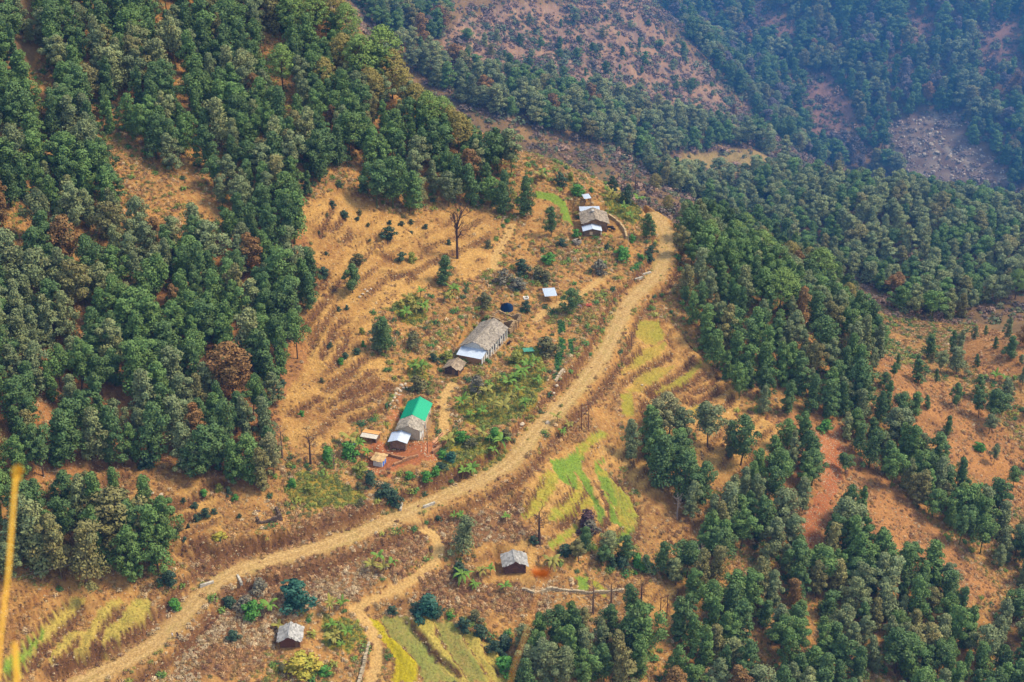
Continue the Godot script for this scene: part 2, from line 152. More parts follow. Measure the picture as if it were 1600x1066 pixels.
	["slide", [205.4,-833.1,225.2,-838.2,245.6,-836.1,251.9,-813.8,263.5,-803.2,267.3,-788.7,237.3,-790.1,215.5,-798.7,205.9,-813]],
	["cbare", [143,-938.5,165,-918.7,164.7,-900.8,144.5,-916.8]],
	["cbare", [164.7,-872.2,181.1,-874,191.3,-844.8,184.2,-831.7,165.4,-824.5,160.3,-840.3]],
	["cbare", [264.9,-899.9,290.9,-902.2,287.8,-871.4,265.7,-867.9]],
	["cbare", [225.8,-916.2,249.1,-912.6,240.5,-886.2,227.3,-893.3]]]
const FOREST := {"left": [-183.7,-497.7,-173.9,-507.1,-162.9,-514.7,-151.2,-521,-139.5,-528.5,-128.1,-539.1,-116.3,-550.6,-103.6,-560.2,-90.3,-569.2,-77.2,-582.9,-68.8,-570,-60.4,-555.5,-44.6,-534.7,-31,-525.6,-14.4,-523,0,-517.6,7,-505.3,-6.4,-495.9,-23.2,-487.1,-40,-473.6,-48.2,-474.9,-53.1,-487.2,-57.8,-483.5,-63.4,-467.3,-67.5,-456,-65,-437.8,-59.4,-433.8,-58.9,-413.8,-58.4,-394.4,-63.2,-383.9,-64.7,-367.7,-64.4,-358,-59.1,-346.9,-64.6,-339.6,-75.9,-341,-79.9,-336.5,-93,-336.2,-107.1,-334.5,-109.3,-323.8,-118,-317.6,-126.2,-311.3,-134.1,-305.2,-136.3,-314.5,-138.7,-324.1,-141.1,-334.1,-143.6,-344.6,-146.7,-356.5,-150.4,-370.2,-154.3,-384.5,-158.1,-399,-162.1,-414.1,-166.2,-429.7,-170.6,-446.4,-175.7,-465,-180.3,-482.8],
	"clump": [-134.8,-308.2,-127.1,-311.3,-119.2,-314.4,-110.9,-317.2,-102.5,-326.1,-95,-326.1,-84.4,-321.1,-82.4,-310.7,-90,-305,-102.8,-297.6,-111.9,-292.9,-120.5,-287.9,-128.8,-282.8,-131.7,-295.2],
	"right": [55.3,-487.7,76.9,-589.4,96.2,-613.5,113.6,-601.4,130.1,-587.6,135.8,-550.3,126.7,-476.6,115.8,-455.2,126.3,-435.8,140.8,-424,149.7,-416.3,158.2,-408.5,171.2,-395.3,152.2,-386.3,139.7,-393.1,123.9,-403.9,115.3,-411.5,106.4,-419.1,98.4,-433,74.5,-423,65.9,-436.6,56.2,-455.1],
	"lower": [42.7,-327.1,49.2,-352.2,55.2,-369.7,68.4,-388.5,85.2,-413.7,95.5,-414.8,86,-389,79.5,-371.9,100.1,-394.6,102.1,-378.2,118.6,-378.7,132,-368.7,149.8,-376.9,168.7,-374,162.9,-354.7,157.5,-336.7,145.4,-333.6,133.4,-329.9,121.6,-326.2,110,-322.6,98.7,-319.1,87.7,-315.6,76.8,-312.1,66.2,-308.5,55.8,-305,45.6,-301.7,35.7,-298.6,39.1,-312.7],
	"foot": [0,-309.1,9.5,-316.9,22.6,-322.3,32.8,-328.6,36.3,-325.9,33.2,-308.9,22.4,-304.7,11.8,-300.7,1.5,-296.7],
	"strip": [16.9,-348.8,27.3,-350.3,39.4,-350.7,51.8,-352.2,49.6,-347.1,33.9,-345.4,21.9,-345],
	"copse": [39.7,-395.1,52.7,-402.7,52.3,-377.5,44.5,-372.2,38.6,-378.4],
	"pinecrest": [-70.4,-555.4,-60.5,-570.1,-51.1,-564.2,-41,-548.3,-24.6,-530.8,-14.4,-520.4,-21.8,-513.1,-34.9,-514.9,-44,-524.3,-57.5,-531.3,-67,-541],
	"bspur": [-47.1,-654.1,-29.9,-657.6,-5.5,-666.5,23.2,-695.8,46.8,-699.1,78.2,-714.4,99.6,-726.1,121.5,-736,132.5,-715.7,121.6,-715.7,106.2,-716.1,79.3,-692.1,67.4,-673.7,56.1,-659.4,38.3,-645,16.1,-637,-5.3,-635.4,-26.6,-636.2,-42.6,-642.1],
	"blow": [58.3,-650.8,66.5,-647,94.9,-670.2,129.4,-687.7,145.8,-679.5,172.8,-668.5,223.4,-776.9,244.3,-771.5,264.7,-765.7,281,-755.3,295.9,-742.7,253.6,-627.4,240.7,-587.1,227.7,-594.7,213.5,-600,179.7,-572.2,159.9,-565.9,145.1,-595.7,120,-607,104.8,-635.1,81.4,-628.1,64.5,-625.4],
	"btop": [-65.3,-668.9,-48.5,-702.5,-29.5,-726.3,-30.8,-681.9,-43.2,-654.7,-53.8,-655.4],
	"cslope": [89.6,-918.3,108.9,-969.4,132.9,-971.3,156.1,-968.1,178.8,-962.9,201.4,-958.5,224,-955.1,246.5,-951.8,268.8,-948.5,291,-945.2,312.9,-941.8,334.8,-938.5,356.7,-935.9,350.1,-908.2,343.3,-880.4,336.3,-852.4,329.3,-824.8,321.9,-796.9,312.4,-764,295.2,-773.5,277.4,-782.3,257.8,-787.5,237.3,-790.1,216.4,-797.4,194.5,-802.3,169.1,-792,138.2,-758.2,126.5,-793.8,106.2,-800.8,93.6,-814.5],
	"edge": [126.7,-476.6,150.4,-509.5,184.6,-539.4,189.4,-496.4,184.6,-477.6,180.6,-461.3,176.6,-445.1,172,-427.8,155.4,-431.1,139.9,-439.5,126.7,-449.5],
	"btop2": [-30.8,-681.9,0,-744.7,20.8,-763.8,42.5,-781.9,65.3,-802.1,85.4,-800.2,108.4,-789.8,124.5,-756.5,99.2,-736.3,75.7,-721.3,47.4,-709.6,23.7,-716.8,-5.6,-679]}
const GAPS := [[-141.6,-408.8,-136.2,-413.8,-129.7,-398.9,-135.1,-394.3],
	[-104.5,-463.9,-96.7,-463.2,-91.2,-450.8,-96.4,-448.1],
	[-118.4,-346.1,-113.1,-349.7,-109.8,-340.7,-116.4,-336.6],
	[-160.3,-488.7,-148.7,-492.9,-137.7,-465.2,-141,-459.1,-152.1,-480.6],
	[-123.8,-461.1,-113.2,-459.3,-103.6,-446,-92.2,-444.4,-79.7,-441.4,-86.4,-435.6,-106.5,-424.9,-116.4,-440.7],
	[-115.3,-401.8,-112.3,-403.6,-101.9,-393,-103.9,-389.6],
	[-123.6,-363.7,-115.6,-369.7,-115.2,-363.7,-121.6,-357.7],
	[-88,-543.9,-77.4,-546.2,-72.1,-504.7,-80.9,-508.8],
	[61.9,-339.7,70.7,-339.9,68.9,-326,58.2,-322],
	[96.8,-429.5,105.8,-433.8,103,-417.3,96.8,-398.2,86.6,-375.5,80.3,-371.1,84,-383.7,91.9,-398.6],
	[-85,-382,-79,-380.9,-77.4,-375.3,-82.4,-375.7],
	[124.4,-378.8,140.3,-387.1,142.8,-381.1,128.5,-370.5]]
const SINGLES := [[-48, -430.7, 10, 0], [-36.9, -406.8, 12, 0], [-39.1, -407.1, 9, 2], [-21.8, -446.3, 10, 0], [13.1, -485.5, 11, 0], [45.6, -492.8, 9, 0], [4.3, -494.5, 15, 0], [-3, -493.7, 12, 0], [19, -443, 9, 0], [-12.7, -334.2, 12, 2], [67.5, -397.7, 17, 0], [65, -401.2, 12, 2], [58, -401.7, 15, 2], [34, -384.3, 13, 2], [42.2, -377.9, 18, 0], [45.2, -381.4, 16, 0], [42.7, -397, 14, 5], [46.5, -402.1, 14, 5], [47.9, -387.2, 13, 0], [122.7, -457.1, 6, 0], [126.3, -445.2, 10, 0], [131.4, -449, 9, 1], [157.2, -461.4, 11, 0], [162.1, -461.2, 13, 0], [168.3, -469.8, 12, 2], [156.7, -490.2, 10, 2], [101.9, -410.6, 7, 0], [100.3, -390.1, 14, 0], [103.3, -390.3, 13, 1], [160.7, -505.4, 11, 2], [152.6, -509.1, 10, 0], [177.5, -497.6, 9, 0], [137.7, -469.5, 9, 0], [114.8, -431.1, 8, 0], [-84.5, -310, 19, 1], [-90.3, -311.2, 17, 0], [-94.6, -315, 16, 2], [-92.6, -310.5, 20, 3], [-108.9, -300.5, 20, 4], [-105, -301.5, 18, 3], [-99.5, -302.1, 17, 3], [-113.9, -301.4, 19, 2], [-97.5, -307, 18, 1], [-78.9, -340.5, 15, 0], [-82.9, -340.9, 14, 2], [-65.7, -341.9, 15, 1], [-63.5, -340.8, 13, 3], [-61.3, -345.6, 13, 5], [-64.1, -355.7, 15, 2], [-74.9, -345.7, 14, 0], [-62, -432.3, 8, 0], [-60.4, -393.5, 16, 1], [-66.5, -413.3, 20, 1], [-63.3, -400.5, 19, 0], [-72, -430.6, 20, 0], [-66.4, -438.3, 19, 0], [-98.8, -394.5, 17, 1], [-127.6, -456.6, 14, 0], [30.6, -348.4, 9, 0], [40.1, -348.8, 11, 0], [47.3, -350.4, 13, 0], [17.6, -344.2, 7, 3], [54.9, -361.9, 14, 1], [48.2, -341.4, 12, 1], [60, -371.6, 16, 2], [64.1, -366.7, 13, 1], [50, -371.7, 12, 2], [54.2, -378.2, 14, 0], [33.9, -319.4, 18, 1], [29.8, -319, 16, 0], [15.9, -314.3, 15, 0], [12.6, -309.5, 14, 1], [22.3, -314.6, 14, 2], [26.3, -314.1, 13, 3], [7, -307.6, 12, 1], [70.1, -371.4, 15, 0], [77.6, -379, 14, 2], [83.7, -402.6, 14, 2], [89.1, -406.3, 14, 0], [76.8, -387.6, 13, 0]]
const PINES := [[-52.5, -529.3, 21, 0], [-45.1, -535.5, 23, 0], [-58.8, -549.5, 18, 0], [-63.6, -553.7, 18, 1], [-69.9, -548.9, 18, 0], [-74.5, -551, 17, 1], [-77.9, -518.9, 17, 0], [-77.3, -545.6, 18, 0], [-64.2, -520.7, 15, 1], [-33, -521.9, 16, 1], [-29, -518.7, 17, 0], [-24.2, -520.6, 16, 0], [-21.6, -518.9, 15, 1], [-18.4, -515.8, 16, 1], [-48.5, -521.1, 16, 1], [-41.8, -532.1, 18, 1], [-38.1, -529, 15, 1], [-58.7, -533.5, 17, 1], [86, -559, 16, 0], [94.4, -547.9, 18, 0], [109.3, -568.2, 16, 1], [120, -559.1, 21, 0], [89.4, -472.7, 18, 0], [131.7, -558.1, 12, 1], [68.1, -500.5, 13, 0], [132.8, -546, 12, 1], [94.1, -589.2, 15, 0], [118.7, -576.2, 15, 1], [59.1, -610.5, 9, 1], [62, -583.8, 8, 1], [69.5, -581.5, 10, 0], [209.5, -593.6, 14, 0]]
const BARE := [[-17.5, -462.9, 19, 0], [-52.7, -352.6, 11, 0], [-60, -352.9, 10, 1], [7.2, -345.2, 13, 0], [20.9, -329.1, 11, 1], [25.7, -331.5, 11, 1], [33.7, -334.5, 10, 0], [56.2, -360.9, 12, 1], [51, -352.5, 11, 2], [73.8, -368, 10, 2], [78.7, -376.8, 10, 2], [50, -599, 10, 0], [22.5, -320, 8, 1], [68.7, -375.2, 10, 2], [46.1, -369.5, 9, 2], [-143.4, -499, 11, 3], [-38.4, -407.4, 11, 0], [59.3, -339.6, 11, 2], [46.4, -330.5, 10, 2], [124.6, -455.5, 5, 1], [132.2, -435.9, 7, 1], [43.3, -379.4, 8, 2], [-46.6, -352.4, 6, 1]]
const BANANAS := [[-10, -394.8], [-7.2, -391.9], [-4.6, -399.8], [-1.8, -396.9], [0.9, -400.6], [2.8, -404.2], [0, -390.8], [-5.4, -386.9], [-8, -383.5], [-2.7, -384.4], [3.6, -388.6], [-10.7, -386.8], [-13.9, -386.4], [4.8, -408], [6.7, -410], [7.4, -401.7], [-11.9, -382.1], [1.8, -394.9], [8.9, -406.1], [-6.4, -396.3], [-33.6, -429.6], [-31, -433.9], [-28.2, -436.7], [-28.8, -428.5], [-31.5, -425.8], [-27, -430.8], [-29.9, -431.2], [-19, -438.7], [-18.1, -442.3], [-27.6, -404.3], [-25.6, -400.4], [-28.4, -401], [-7.8, -372.3], [-3.1, -370.8], [-5.2, -367.9], [-13.3, -359.5], [-10.9, -361.1], [-6.1, -371.4], [-42.3, -301.6], [-40.5, -300.2], [-39.5, -304], [-43.5, -305.8], [-41, -311.7], [-44.4, -309.9], [-41.8, -303], [-57.7, -306.6], [-56, -304.5], [-33.4, -326.5], [-30.2, -325.5], [-31.7, -323.4], [-34.8, -323.5], [-7.9, -329.3], [-5.5, -331.1], [-1.6, -326.9], [-9.6, -326], [-12.5, -326], [10.1, -338.8], [11.8, -340.4], [-14.9, -343.8], [-13.4, -344.8], [-1.7, -348.2], [34.3, -512.7], [36.8, -513.5], [38.6, -506.3], [40.6, -503.2], [43.7, -515.6], [33.4, -517], [9.9, -513.9], [11.3, -516.2], [12.9, -385], [16, -385.1], [14.3, -382.1], [172.3, -483.3], [168.7, -484.9], [-17.3, -368.8], [-40.7, -361.7], [-38.5, -359.8], [-43.2, -362.2]]
const SHRUBS := [[-48.8, -354.9, 4, 1], [-43.5, -357.7, 5, 1], [-40, -352.7, 4, 5], [-56.3, -343.5, 3, 1], [-91.8, -338.9, 5, 0], [-79.1, -330.6, 2, 0], [-77.6, -335.6, 2, 1], [-74, -337.6, 2.2, 5], [-71.7, -337, 2.2, 0], [-69.9, -336.1, 2, 1], [-76.4, -328.9, 3, 0], [-74.2, -330, 2, 0], [-77.9, -326.8, 2.6, 0], [-81.8, -330.7, 1.5, 0], [-79.4, -323.7, 1.4, 0], [-81.4, -321.9, 2.2, 2], [-82, -319.8, 1.3, 0], [-79.6, -319, 1.5, 0], [-71.4, -320.8, 1.4, 0], [-68.2, -330.6, 1.5, 0], [-83.7, -325.7, 1.3, 0], [-66, -451.9, 2, 0], [-57.1, -465.2, 2.6, 0], [-53.3, -464.5, 3.2, 0], [-48.5, -468.1, 2, 2], [-49.1, -465.3, 1.8, 0], [-45.9, -464.6, 1.6, 0], [-39.4, -469.7, 1.8, 0], [-39.4, -462.7, 4.4, 0], [-32.7, -473.6, 1.8, 0], [-32.5, -468.9, 1.8, 0], [-28, -473.5, 1.8, 0], [-35.7, -471.3, 1.8, 0], [-59.8, -451.3, 1.4, 2], [-56.8, -443.3, 1.8, 0], [-56.6, -434, 3.4, 0], [-34.9, -454, 3.6, 0], [-44.9, -458.5, 1.2, 2], [-58.3, -460.4, 1.6, 2], [-47.5, -444.1, 5, 2], [-31.8, -454.6, 3.6, 5], [-55.6, -475.8, 2.4, 0], [-51.4, -419.8, 1.8, 0], [-49, -421.7, 1.8, 0], [-52.5, -402.9, 2, 0], [-48.7, -397.7, 2.4, 1], [-47.4, -400, 3, 0], [-44.5, -402, 3, 0], [-43.3, -407.3, 2.2, 1], [-44.1, -412.6, 2.4, 5], [-63, -380.3, 3, 0], [-63.7, -375, 1.5, 1], [-56.8, -370.9, 1.8, 1], [-52.8, -385.3, 1.5, 2], [4.3, -440.3, 4, 0], [2, -452.2, 5, 4], [3.1, -462.5, 5, 0], [11.4, -459.2, 4.6, 2], [-18.8, -410.4, 4.4, 5], [-22.6, -407.4, 3, 0], [-29.7, -412.7, 6, 2], [1.3, -412.4, 5, 5], [10.3, -418.8, 6, 2], [-8.1, -440.2, 5, 2], [-7.7, -472.5, 3.4, 2], [-2.8, -453.5, 6, 4], [8.1, -459.7, 5, 2], [-9.3, -395.9, 6, 4], [-26.1, -392.1, 6, 2], [-1.2, -374.8, 5, 2], [28.6, -468.7, 6, 4], [36.9, -480.4, 5, 1], [45.9, -483.8, 4, 0], [-20.5, -469.2, 2, 0], [-4.4, -373.5, 4, 1], [-16.1, -363, 4, 3], [-18.8, -363.5, 3, 1], [-13.9, -371.9, 4, 1], [-11.3, -369.7, 4, 2], [-18.6, -357.6, 3, 0], [-79.6, -303.2, 4, 1], [-81.6, -307.2, 5, 0], [-62.4, -304.7, 5, 1], [-67.7, -306.4, 4, 0], [-52.4, -310, 9, 3], [-65.5, -297.6, 3.2, 0], [-61.8, -311.9, 4, 4], [-64.5, -306.9, 4, 4], [-20.4, -315, 7, 3], [-11.7, -313.3, 4.6, 0], [-7.4, -312.7, 5, 0], [-29.3, -313.7, 3, 0], [-23.5, -315.1, 3, 0], [-18.5, -315.3, 3.2, 0], [-9.5, -316.3, 4, 2], [-15.4, -315.6, 2.4, 1], [-2, -311, 5, 0], [-1.5, -304.1, 5, 1], [-4.7, -309.4, 4, 0], [1.9, -304.1, 5, 1], [-30.6, -345.2, 5, 0], [-33, -345.6, 4, 0], [-27.1, -353.6, 2.6, 1], [-22.6, -353.2, 3.4, 1], [-20.2, -355.6, 3, 1], [-13, -328.9, 5, 0], [-19, -343.2, 2, 0], [33.3, -348, 4.4, 1], [29.1, -346.4, 4, 0], [26.7, -346.3, 3, 0], [14.8, -345.1, 4, 0], [5.7, -344.9, 3, 0], [23.7, -346.8, 3.4, 2], [43.6, -349.1, 5, 0], [60, -346, 3, 1], [21.3, -487, 3.4, 1], [16.6, -480.9, 3.6, 0], [22.7, -510.6, 5, 1], [27.7, -515, 2, 1], [40.6, -489.2, 3.6, 1], [36.4, -478.5, 5, 1], [31.5, -482.8, 2.6, 0], [46, -481.7, 3.6, 0], [43.2, -479.3, 2.4, 1], [17, -513.8, 6, 0], [11.6, -469.6, 4.4, 1], [35.5, -521.5, 7, 0], [39.9, -512.9, 9, 0], [20.7, -519.3, 4, 5], [42.2, -480, 2, 1], [-49, -292.8, 6.5, 6], [-43.9, -292.5, 3, 1], [-53.3, -291.3, 3, 2], [19.7, -355.4, 6, 7], [21.6, -354.3, 5, 4], [-71.8, -322.3, 3, 6], [-39.1, -340.3, 3, 2], [97.6, -427.9, 5, 1], [153.3, -444.9, 4, 1], [-52.2, -343.2, 3, 5], [-37.3, -349.3, 4, 0], [-39.5, -346.5, 3, 2], [127.8, -452.8, 4, 0], [116.5, -429.1, 3, 2], [135.6, -429.5, 3, 2]]
const ROCKS := [[-32.4, -392, 1.2], [-31.4, -393.5, 1.3], [-30.4, -394.4, 1.1], [-31.6, -391.1, 1.3], [-32.8, -389.5, 1.2], [-30.8, -392.5, 1], [-33.2, -387.6, 1.4], [-33.6, -385.8, 1.2], [-31.9, -389.2, 0.9], [-34.1, -384.5, 1], [-32.4, -386.8, 1.2], [-29.9, -393, 0.9], [-89.6, -331.2, 1.6], [-87.3, -331.5, 1.5], [12.9, -401.9, 1.3], [14.1, -405, 1.2], [12.1, -399.6, 1.2], [15.3, -408.2, 1], [39.3, -418.3, 0.9], [2.8, -382.9, 1.6], [10, -384.7, 1.5], [-20.1, -398.5, 1], [67.2, -624.8, 1], [-45.8, -428.8, 1.1], [-45, -430.4, 1.2], [-43.8, -432.3, 1.2], [-42.8, -433.7, 1], [-44.6, -433.1, 0.9], [-72, -341.2, 1.2], [-70.8, -341.1, 1], [231.3, -812.5, 2.4], [228.6, -817, 2.8], [235.2, -819.7, 2.4], [237.5, -809.5, 2.4], [224.4, -811.9, 2.2], [241.8, -805, 2.2]]
const PARAPETS := [[-73.6, -310.7, 0.5], [-65.7, -312.2, 2], [-28.8, -345, 1.5], [-21.8, -345.8, 0.6], [41.6, -470.8, 0.6], [44.4, -474.3, 0.6]]
const POLES := [[36.8, -432.4, 9], [38.4, -479.8, 9], [-22.7, -363.7, 8], [60.3, -442.6, 0]]
const HPOLES := [[39.5, -332.8, 8.5], [20.7, -387.5, 8.5]]
const PEOPLE := [[-78.8, -293.9, 1.66], [-77.7, -294.1, 1.6]]
const CATTLE := [[33.2, -494.5, 0.5], [34.2, -493.3, -0.6], [-1, -421.1, 1.2], [-3.6, -420.3, 2]]

# ---------------------------------------------------------------- mesh collector
class MB:
	var v := PackedVector3Array()
	var n := PackedVector3Array()
	var c := PackedColorArray()
	func tri(a: Vector3, b: Vector3, d: Vector3, col: Color) -> void:
		var k := (d - a).cross(b - a).normalized()
		v.append(a); v.append(b); v.append(d)
		for i in 3:
			n.append(k); c.append(col)
	func trin(a: Vector3, b: Vector3, d: Vector3, k: Vector3, col: Color) -> void:
		v.append(a); v.append(b); v.append(d)
		for i in 3:
			n.append(k); c.append(col)
	func quad(a: Vector3, b: Vector3, d: Vector3, e: Vector3, col: Color) -> void:
		tri(a, b, d, col); tri(a, d, e, col)
	func box(t: Transform3D, s: Vector3, col: Color) -> void:
		var h := s * 0.5
		var p := []
		for i in 8:
			p.append(t * Vector3(h.x * (1 if i & 1 else -1), h.y * (1 if i & 2 else -1), h.z * (1 if i & 4 else -1)))
		quad(p[4], p[6], p[7], p[5], col); quad(p[1], p[3], p[2], p[0], col)
		quad(p[5], p[7], p[3], p[1], col); quad(p[0], p[2], p[6], p[4], col)
		quad(p[6], p[2], p[3], p[7], col); quad(p[0], p[4], p[5], p[1], col)
	func tube(a: Vector3, b: Vector3, ra: float, rb: float, sides: int, col: Color, cap := false) -> void:
		var d := (b - a).normalized()
		var x := d.cross(Vector3.RIGHT if absf(d.x) < 0.8 else Vector3.FORWARD).normalized()
		var y := d.cross(x)
		for i in sides:
			var t0 := TAU * i / sides
			var t1 := TAU * (i + 1) / sides
			var e0 := x * cos(t0) + y * sin(t0)
			var e1 := x * cos(t1) + y * sin(t1)
			var q := [a + e0 * ra, b + e0 * rb, b + e1 * rb, a + e1 * ra]
			var ns := [e0, e0, e1, e1]
			for k in [0, 1, 2, 0, 2, 3]:
				v.append(q[k]); n.append(ns[k]); c.append(col)
			if cap:
				tri(b, b + e1 * rb, b + e0 * rb, col)
	func mesh() -> ArrayMesh:
		var a := []
		a.resize(Mesh.ARRAY_MAX)
		a[Mesh.ARRAY_VERTEX] = v; a[Mesh.ARRAY_NORMAL] = n; a[Mesh.ARRAY_COLOR] = c
		var m := ArrayMesh.new()
		m.add_surface_from_arrays(Mesh.PRIMITIVE_TRIANGLES, a)
		return m

var rng := RandomNumberGenerator.new()
var names := {}
var M := {}
var EYE := Vector3(0, 232, 0)

func rf(a: float, b: float) -> float: return rng.randf_range(a, b)
func lin(r: int, g: int, b: int, k := 1.0) -> Color:
	var c := Color8(r, g, b).srgb_to_linear()
	return Color(c.r * k, c.g * k, c.b * k)

func numbered(s: String) -> String:
	var k: int = names.get(s, 0)
	names[s] = k + 1
	return s if k == 0 else "%s_%03d" % [s, k]

func tag(o: Node, label: String, category: String, group := "", kind := "") -> Node:
	o.set_meta("label", label)
	if category: o.set_meta("category", category)
	if group: o.set_meta("group", group)
	if kind: o.set_meta("kind", kind)
	return o

func thing(called: String, at: Vector3, yaw: float, label: String, category: String, group := "") -> Node3D:
	var o := Node3D.new()
	o.name = numbered(called)
	add_child(o)
	o.position = at
	o.rotation.y = yaw
	tag(o, label, category, group)
	return o

func part(called: String, mesh: Mesh, mat: Material, parent: Node, stuff := false) -> MeshInstance3D:
	var o := MeshInstance3D.new()
	o.name = called
	o.mesh = mesh
	o.material_override = mat
	parent.add_child(o, true)
	if stuff: o.set_meta("kind", "stuff")
	return o

func single(called: String, mesh: Mesh, mat: Material, label: String, category: String, group := "", kind := "") -> MeshInstance3D:
	var o := MeshInstance3D.new()
	o.name = numbered(called)
	o.mesh = mesh
	o.material_override = mat
	add_child(o)
	tag(o, label, category, group, kind)
	return o

# ---------------------------------------------------------------- materials
func noise_tex(freq: float, lo: float, hi: float, oct := 4, sd := 1, normal := false, bump := 4.0, size := 512) -> NoiseTexture2D:
	var f := FastNoiseLite.new()
	f.seed = sd
	f.noise_type = FastNoiseLite.TYPE_SIMPLEX_SMOOTH
	f.frequency = freq
	f.fractal_octaves = oct
	f.fractal_gain = 0.6
	var t := NoiseTexture2D.new()
	t.width = size; t.height = size
	t.seamless = true
	t.noise = f
	if normal:
		t.as_normal_map = true
		t.bump_strength = bump
	else:
		var g := Gradient.new()
		g.set_color(0, Color(lo, lo, lo)); g.set_color(1, Color(hi, hi, hi))
		t.color_ramp = g
	return t

func mat(called: String, rough := 0.95, tint := Color.WHITE) -> StandardMaterial3D:
	var m := StandardMaterial3D.new()
	m.resource_name = called
	m.vertex_color_use_as_albedo = true
	m.albedo_color = tint
	m.roughness = rough
	m.metallic_specular = 0.25
	m.cull_mode = BaseMaterial3D.CULL_DISABLED
	M[called] = m
	return m

func materials() -> void:
	var g := mat("ground", 1.0)
	g.metallic_specular = 0.1
	g.albedo_texture = noise_tex(0.02, 0.62, 1.0, 6, 3, false, 0.0, 1024)
	g.normal_enabled = true
	g.normal_texture = noise_tex(0.03, 0, 1, 5, 4, true, 7.0, 1024)
	g.normal_scale = 0.9
	g.uv1_triplanar = true
	g.uv1_world_triplanar = true
	g.uv1_scale = Vector3(0.055, 0.055, 0.055)
	var lf := mat("leaf", 0.75)
	lf.metallic_specular = 0.3
	var bk := mat("bark", 0.95)
	var pl := mat("plaster", 0.9)
	pl.albedo_texture = noise_tex(0.015, 0.72, 1.0, 5, 8)
	pl.uv1_triplanar = true; pl.uv1_scale = Vector3(0.3, 0.3, 0.3)
	var st := mat("stone", 0.95)
	st.albedo_texture = noise_tex(0.03, 0.6, 1.0, 5, 9)
	st.uv1_triplanar = true; st.uv1_scale = Vector3(0.5, 0.5, 0.5)
	var ti := mat("tin", 0.45)
	ti.metallic = 0.15
	ti.albedo_texture = noise_tex(0.012, 0.78, 1.0, 4, 10)
	ti.uv1_triplanar = true; ti.uv1_scale = Vector3(0.25, 0.25, 0.25)
	mat("paint", 0.6)
	mat("cloth", 0.95)
	mat("skin", 0.8)
	mat("wood", 0.9)

# ---------------------------------------------------------------- ground
const S := 100.0
const GX0 := -480.0
const GZ0 := -1240.0
const GS := 6.0
const GNX := 161
const GNZ := 179
var W := PackedFloat64Array()
var CG := PackedFloat64Array()
const DX0 := -152.0
const DZ0 := -568.0
const DS := 0.75
const DNX := 456
const DNZ := 396
var DH := PackedFloat32Array()
var DZ := PackedByteArray()        # zone under each cell
var DR := PackedFloat32Array()     # terrace bank strength
var DO := PackedFloat32Array()     # road: distance to the middle line
var n1 := FastNoiseLite.new()
var n2 := FastNoiseLite.new()
var n3 := FastNoiseLite.new()
var zone_names := ["", "dry", "tan", "scrub", "orange", "red", "olive", "grn", "ygrn", "ygrn2", "yel", "field", "field2", "crop", "bfield", "bbare", "slide", "cbare", "path", "forest"]
var far_zones := []
var forests := {}
var gaps := []

func poly(a: Array) -> PackedVector2Array:
	var p := PackedVector2Array()
	for i in range(0, a.size(), 2):
		p.append(Vector2(a[i], a[i + 1]))
	return p

func fit_surface() -> void:
	# thin-plate spline through the surveyed heights
	var n := CTRL.size() / 3
	var m := n + 3
	var A := []
	for i in m:
		var row := PackedFloat64Array()
		row.resize(m + 1)
		A.append(row)
	for i in n:
		var xi: float = CTRL[i * 3] / S
		var zi: float = CTRL[i * 3 + 2] / S
		for j in n:
			var dx: float = xi - CTRL[j * 3] / S
			var dz: float = zi - CTRL[j * 3 + 2] / S
			var r2 := dx * dx + dz * dz
			A[i][j] = (0.5 * r2 * log(r2) if r2 > 1e-12 else 0.0) + (0.02 if i == j else 0.0)
		A[i][n] = 1.0; A[i][n + 1] = xi; A[i][n + 2] = zi
		A[n][i] = 1.0; A[n + 1][i] = xi; A[n + 2][i] = zi
		A[i][m] = CTRL[i * 3 + 1]
	for k in m:
		var best := k
		for i in range(k + 1, m):
			if absf(A[i][k]) > absf(A[best][k]): best = i
		var tmp = A[k]; A[k] = A[best]; A[best] = tmp
		var pk: PackedFloat64Array = A[k]
		for i in range(k + 1, m):
			var f: float = A[i][k] / pk[k]
			if f == 0.0: continue
			var ri: PackedFloat64Array = A[i]
			for j in range(k, m + 1):
				ri[j] -= f * pk[j]
			A[i] = ri
	W.resize(m)
	for i in range(m - 1, -1, -1):
		var s: float = A[i][m]
		for j in range(i + 1, m):
			s -= A[i][j] * W[j]
		W[i] = s / A[i][i]
	CG.resize(GNX * GNZ)
	var cx := PackedFloat64Array()
	var cz := PackedFloat64Array()
	for i in n:
		cx.append(CTRL[i * 3] / S); cz.append(CTRL[i * 3 + 2] / S)
	for gz in GNZ:
		var z := (GZ0 + gz * GS) / S
		for gx in GNX:
			var x := (GX0 + gx * GS) / S
			var h := W[n] + W[n + 1] * x + W[n + 2] * z
			for i in n:
				var dx := x - cx[i]
				var dz := z - cz[i]
				var r2 := dx * dx + dz * dz + 1e-12
				h += W[i] * 0.5 * r2 * log(r2)
			CG[gz * GNX + gx] = h

func cub(a: float, b: float, c: float, d: float, t: float) -> float:
	return b + 0.5 * t * (c - a + t * (2.0 * a - 5.0 * b + 4.0 * c - d + t * (3.0 * (b - c) + d - a)))

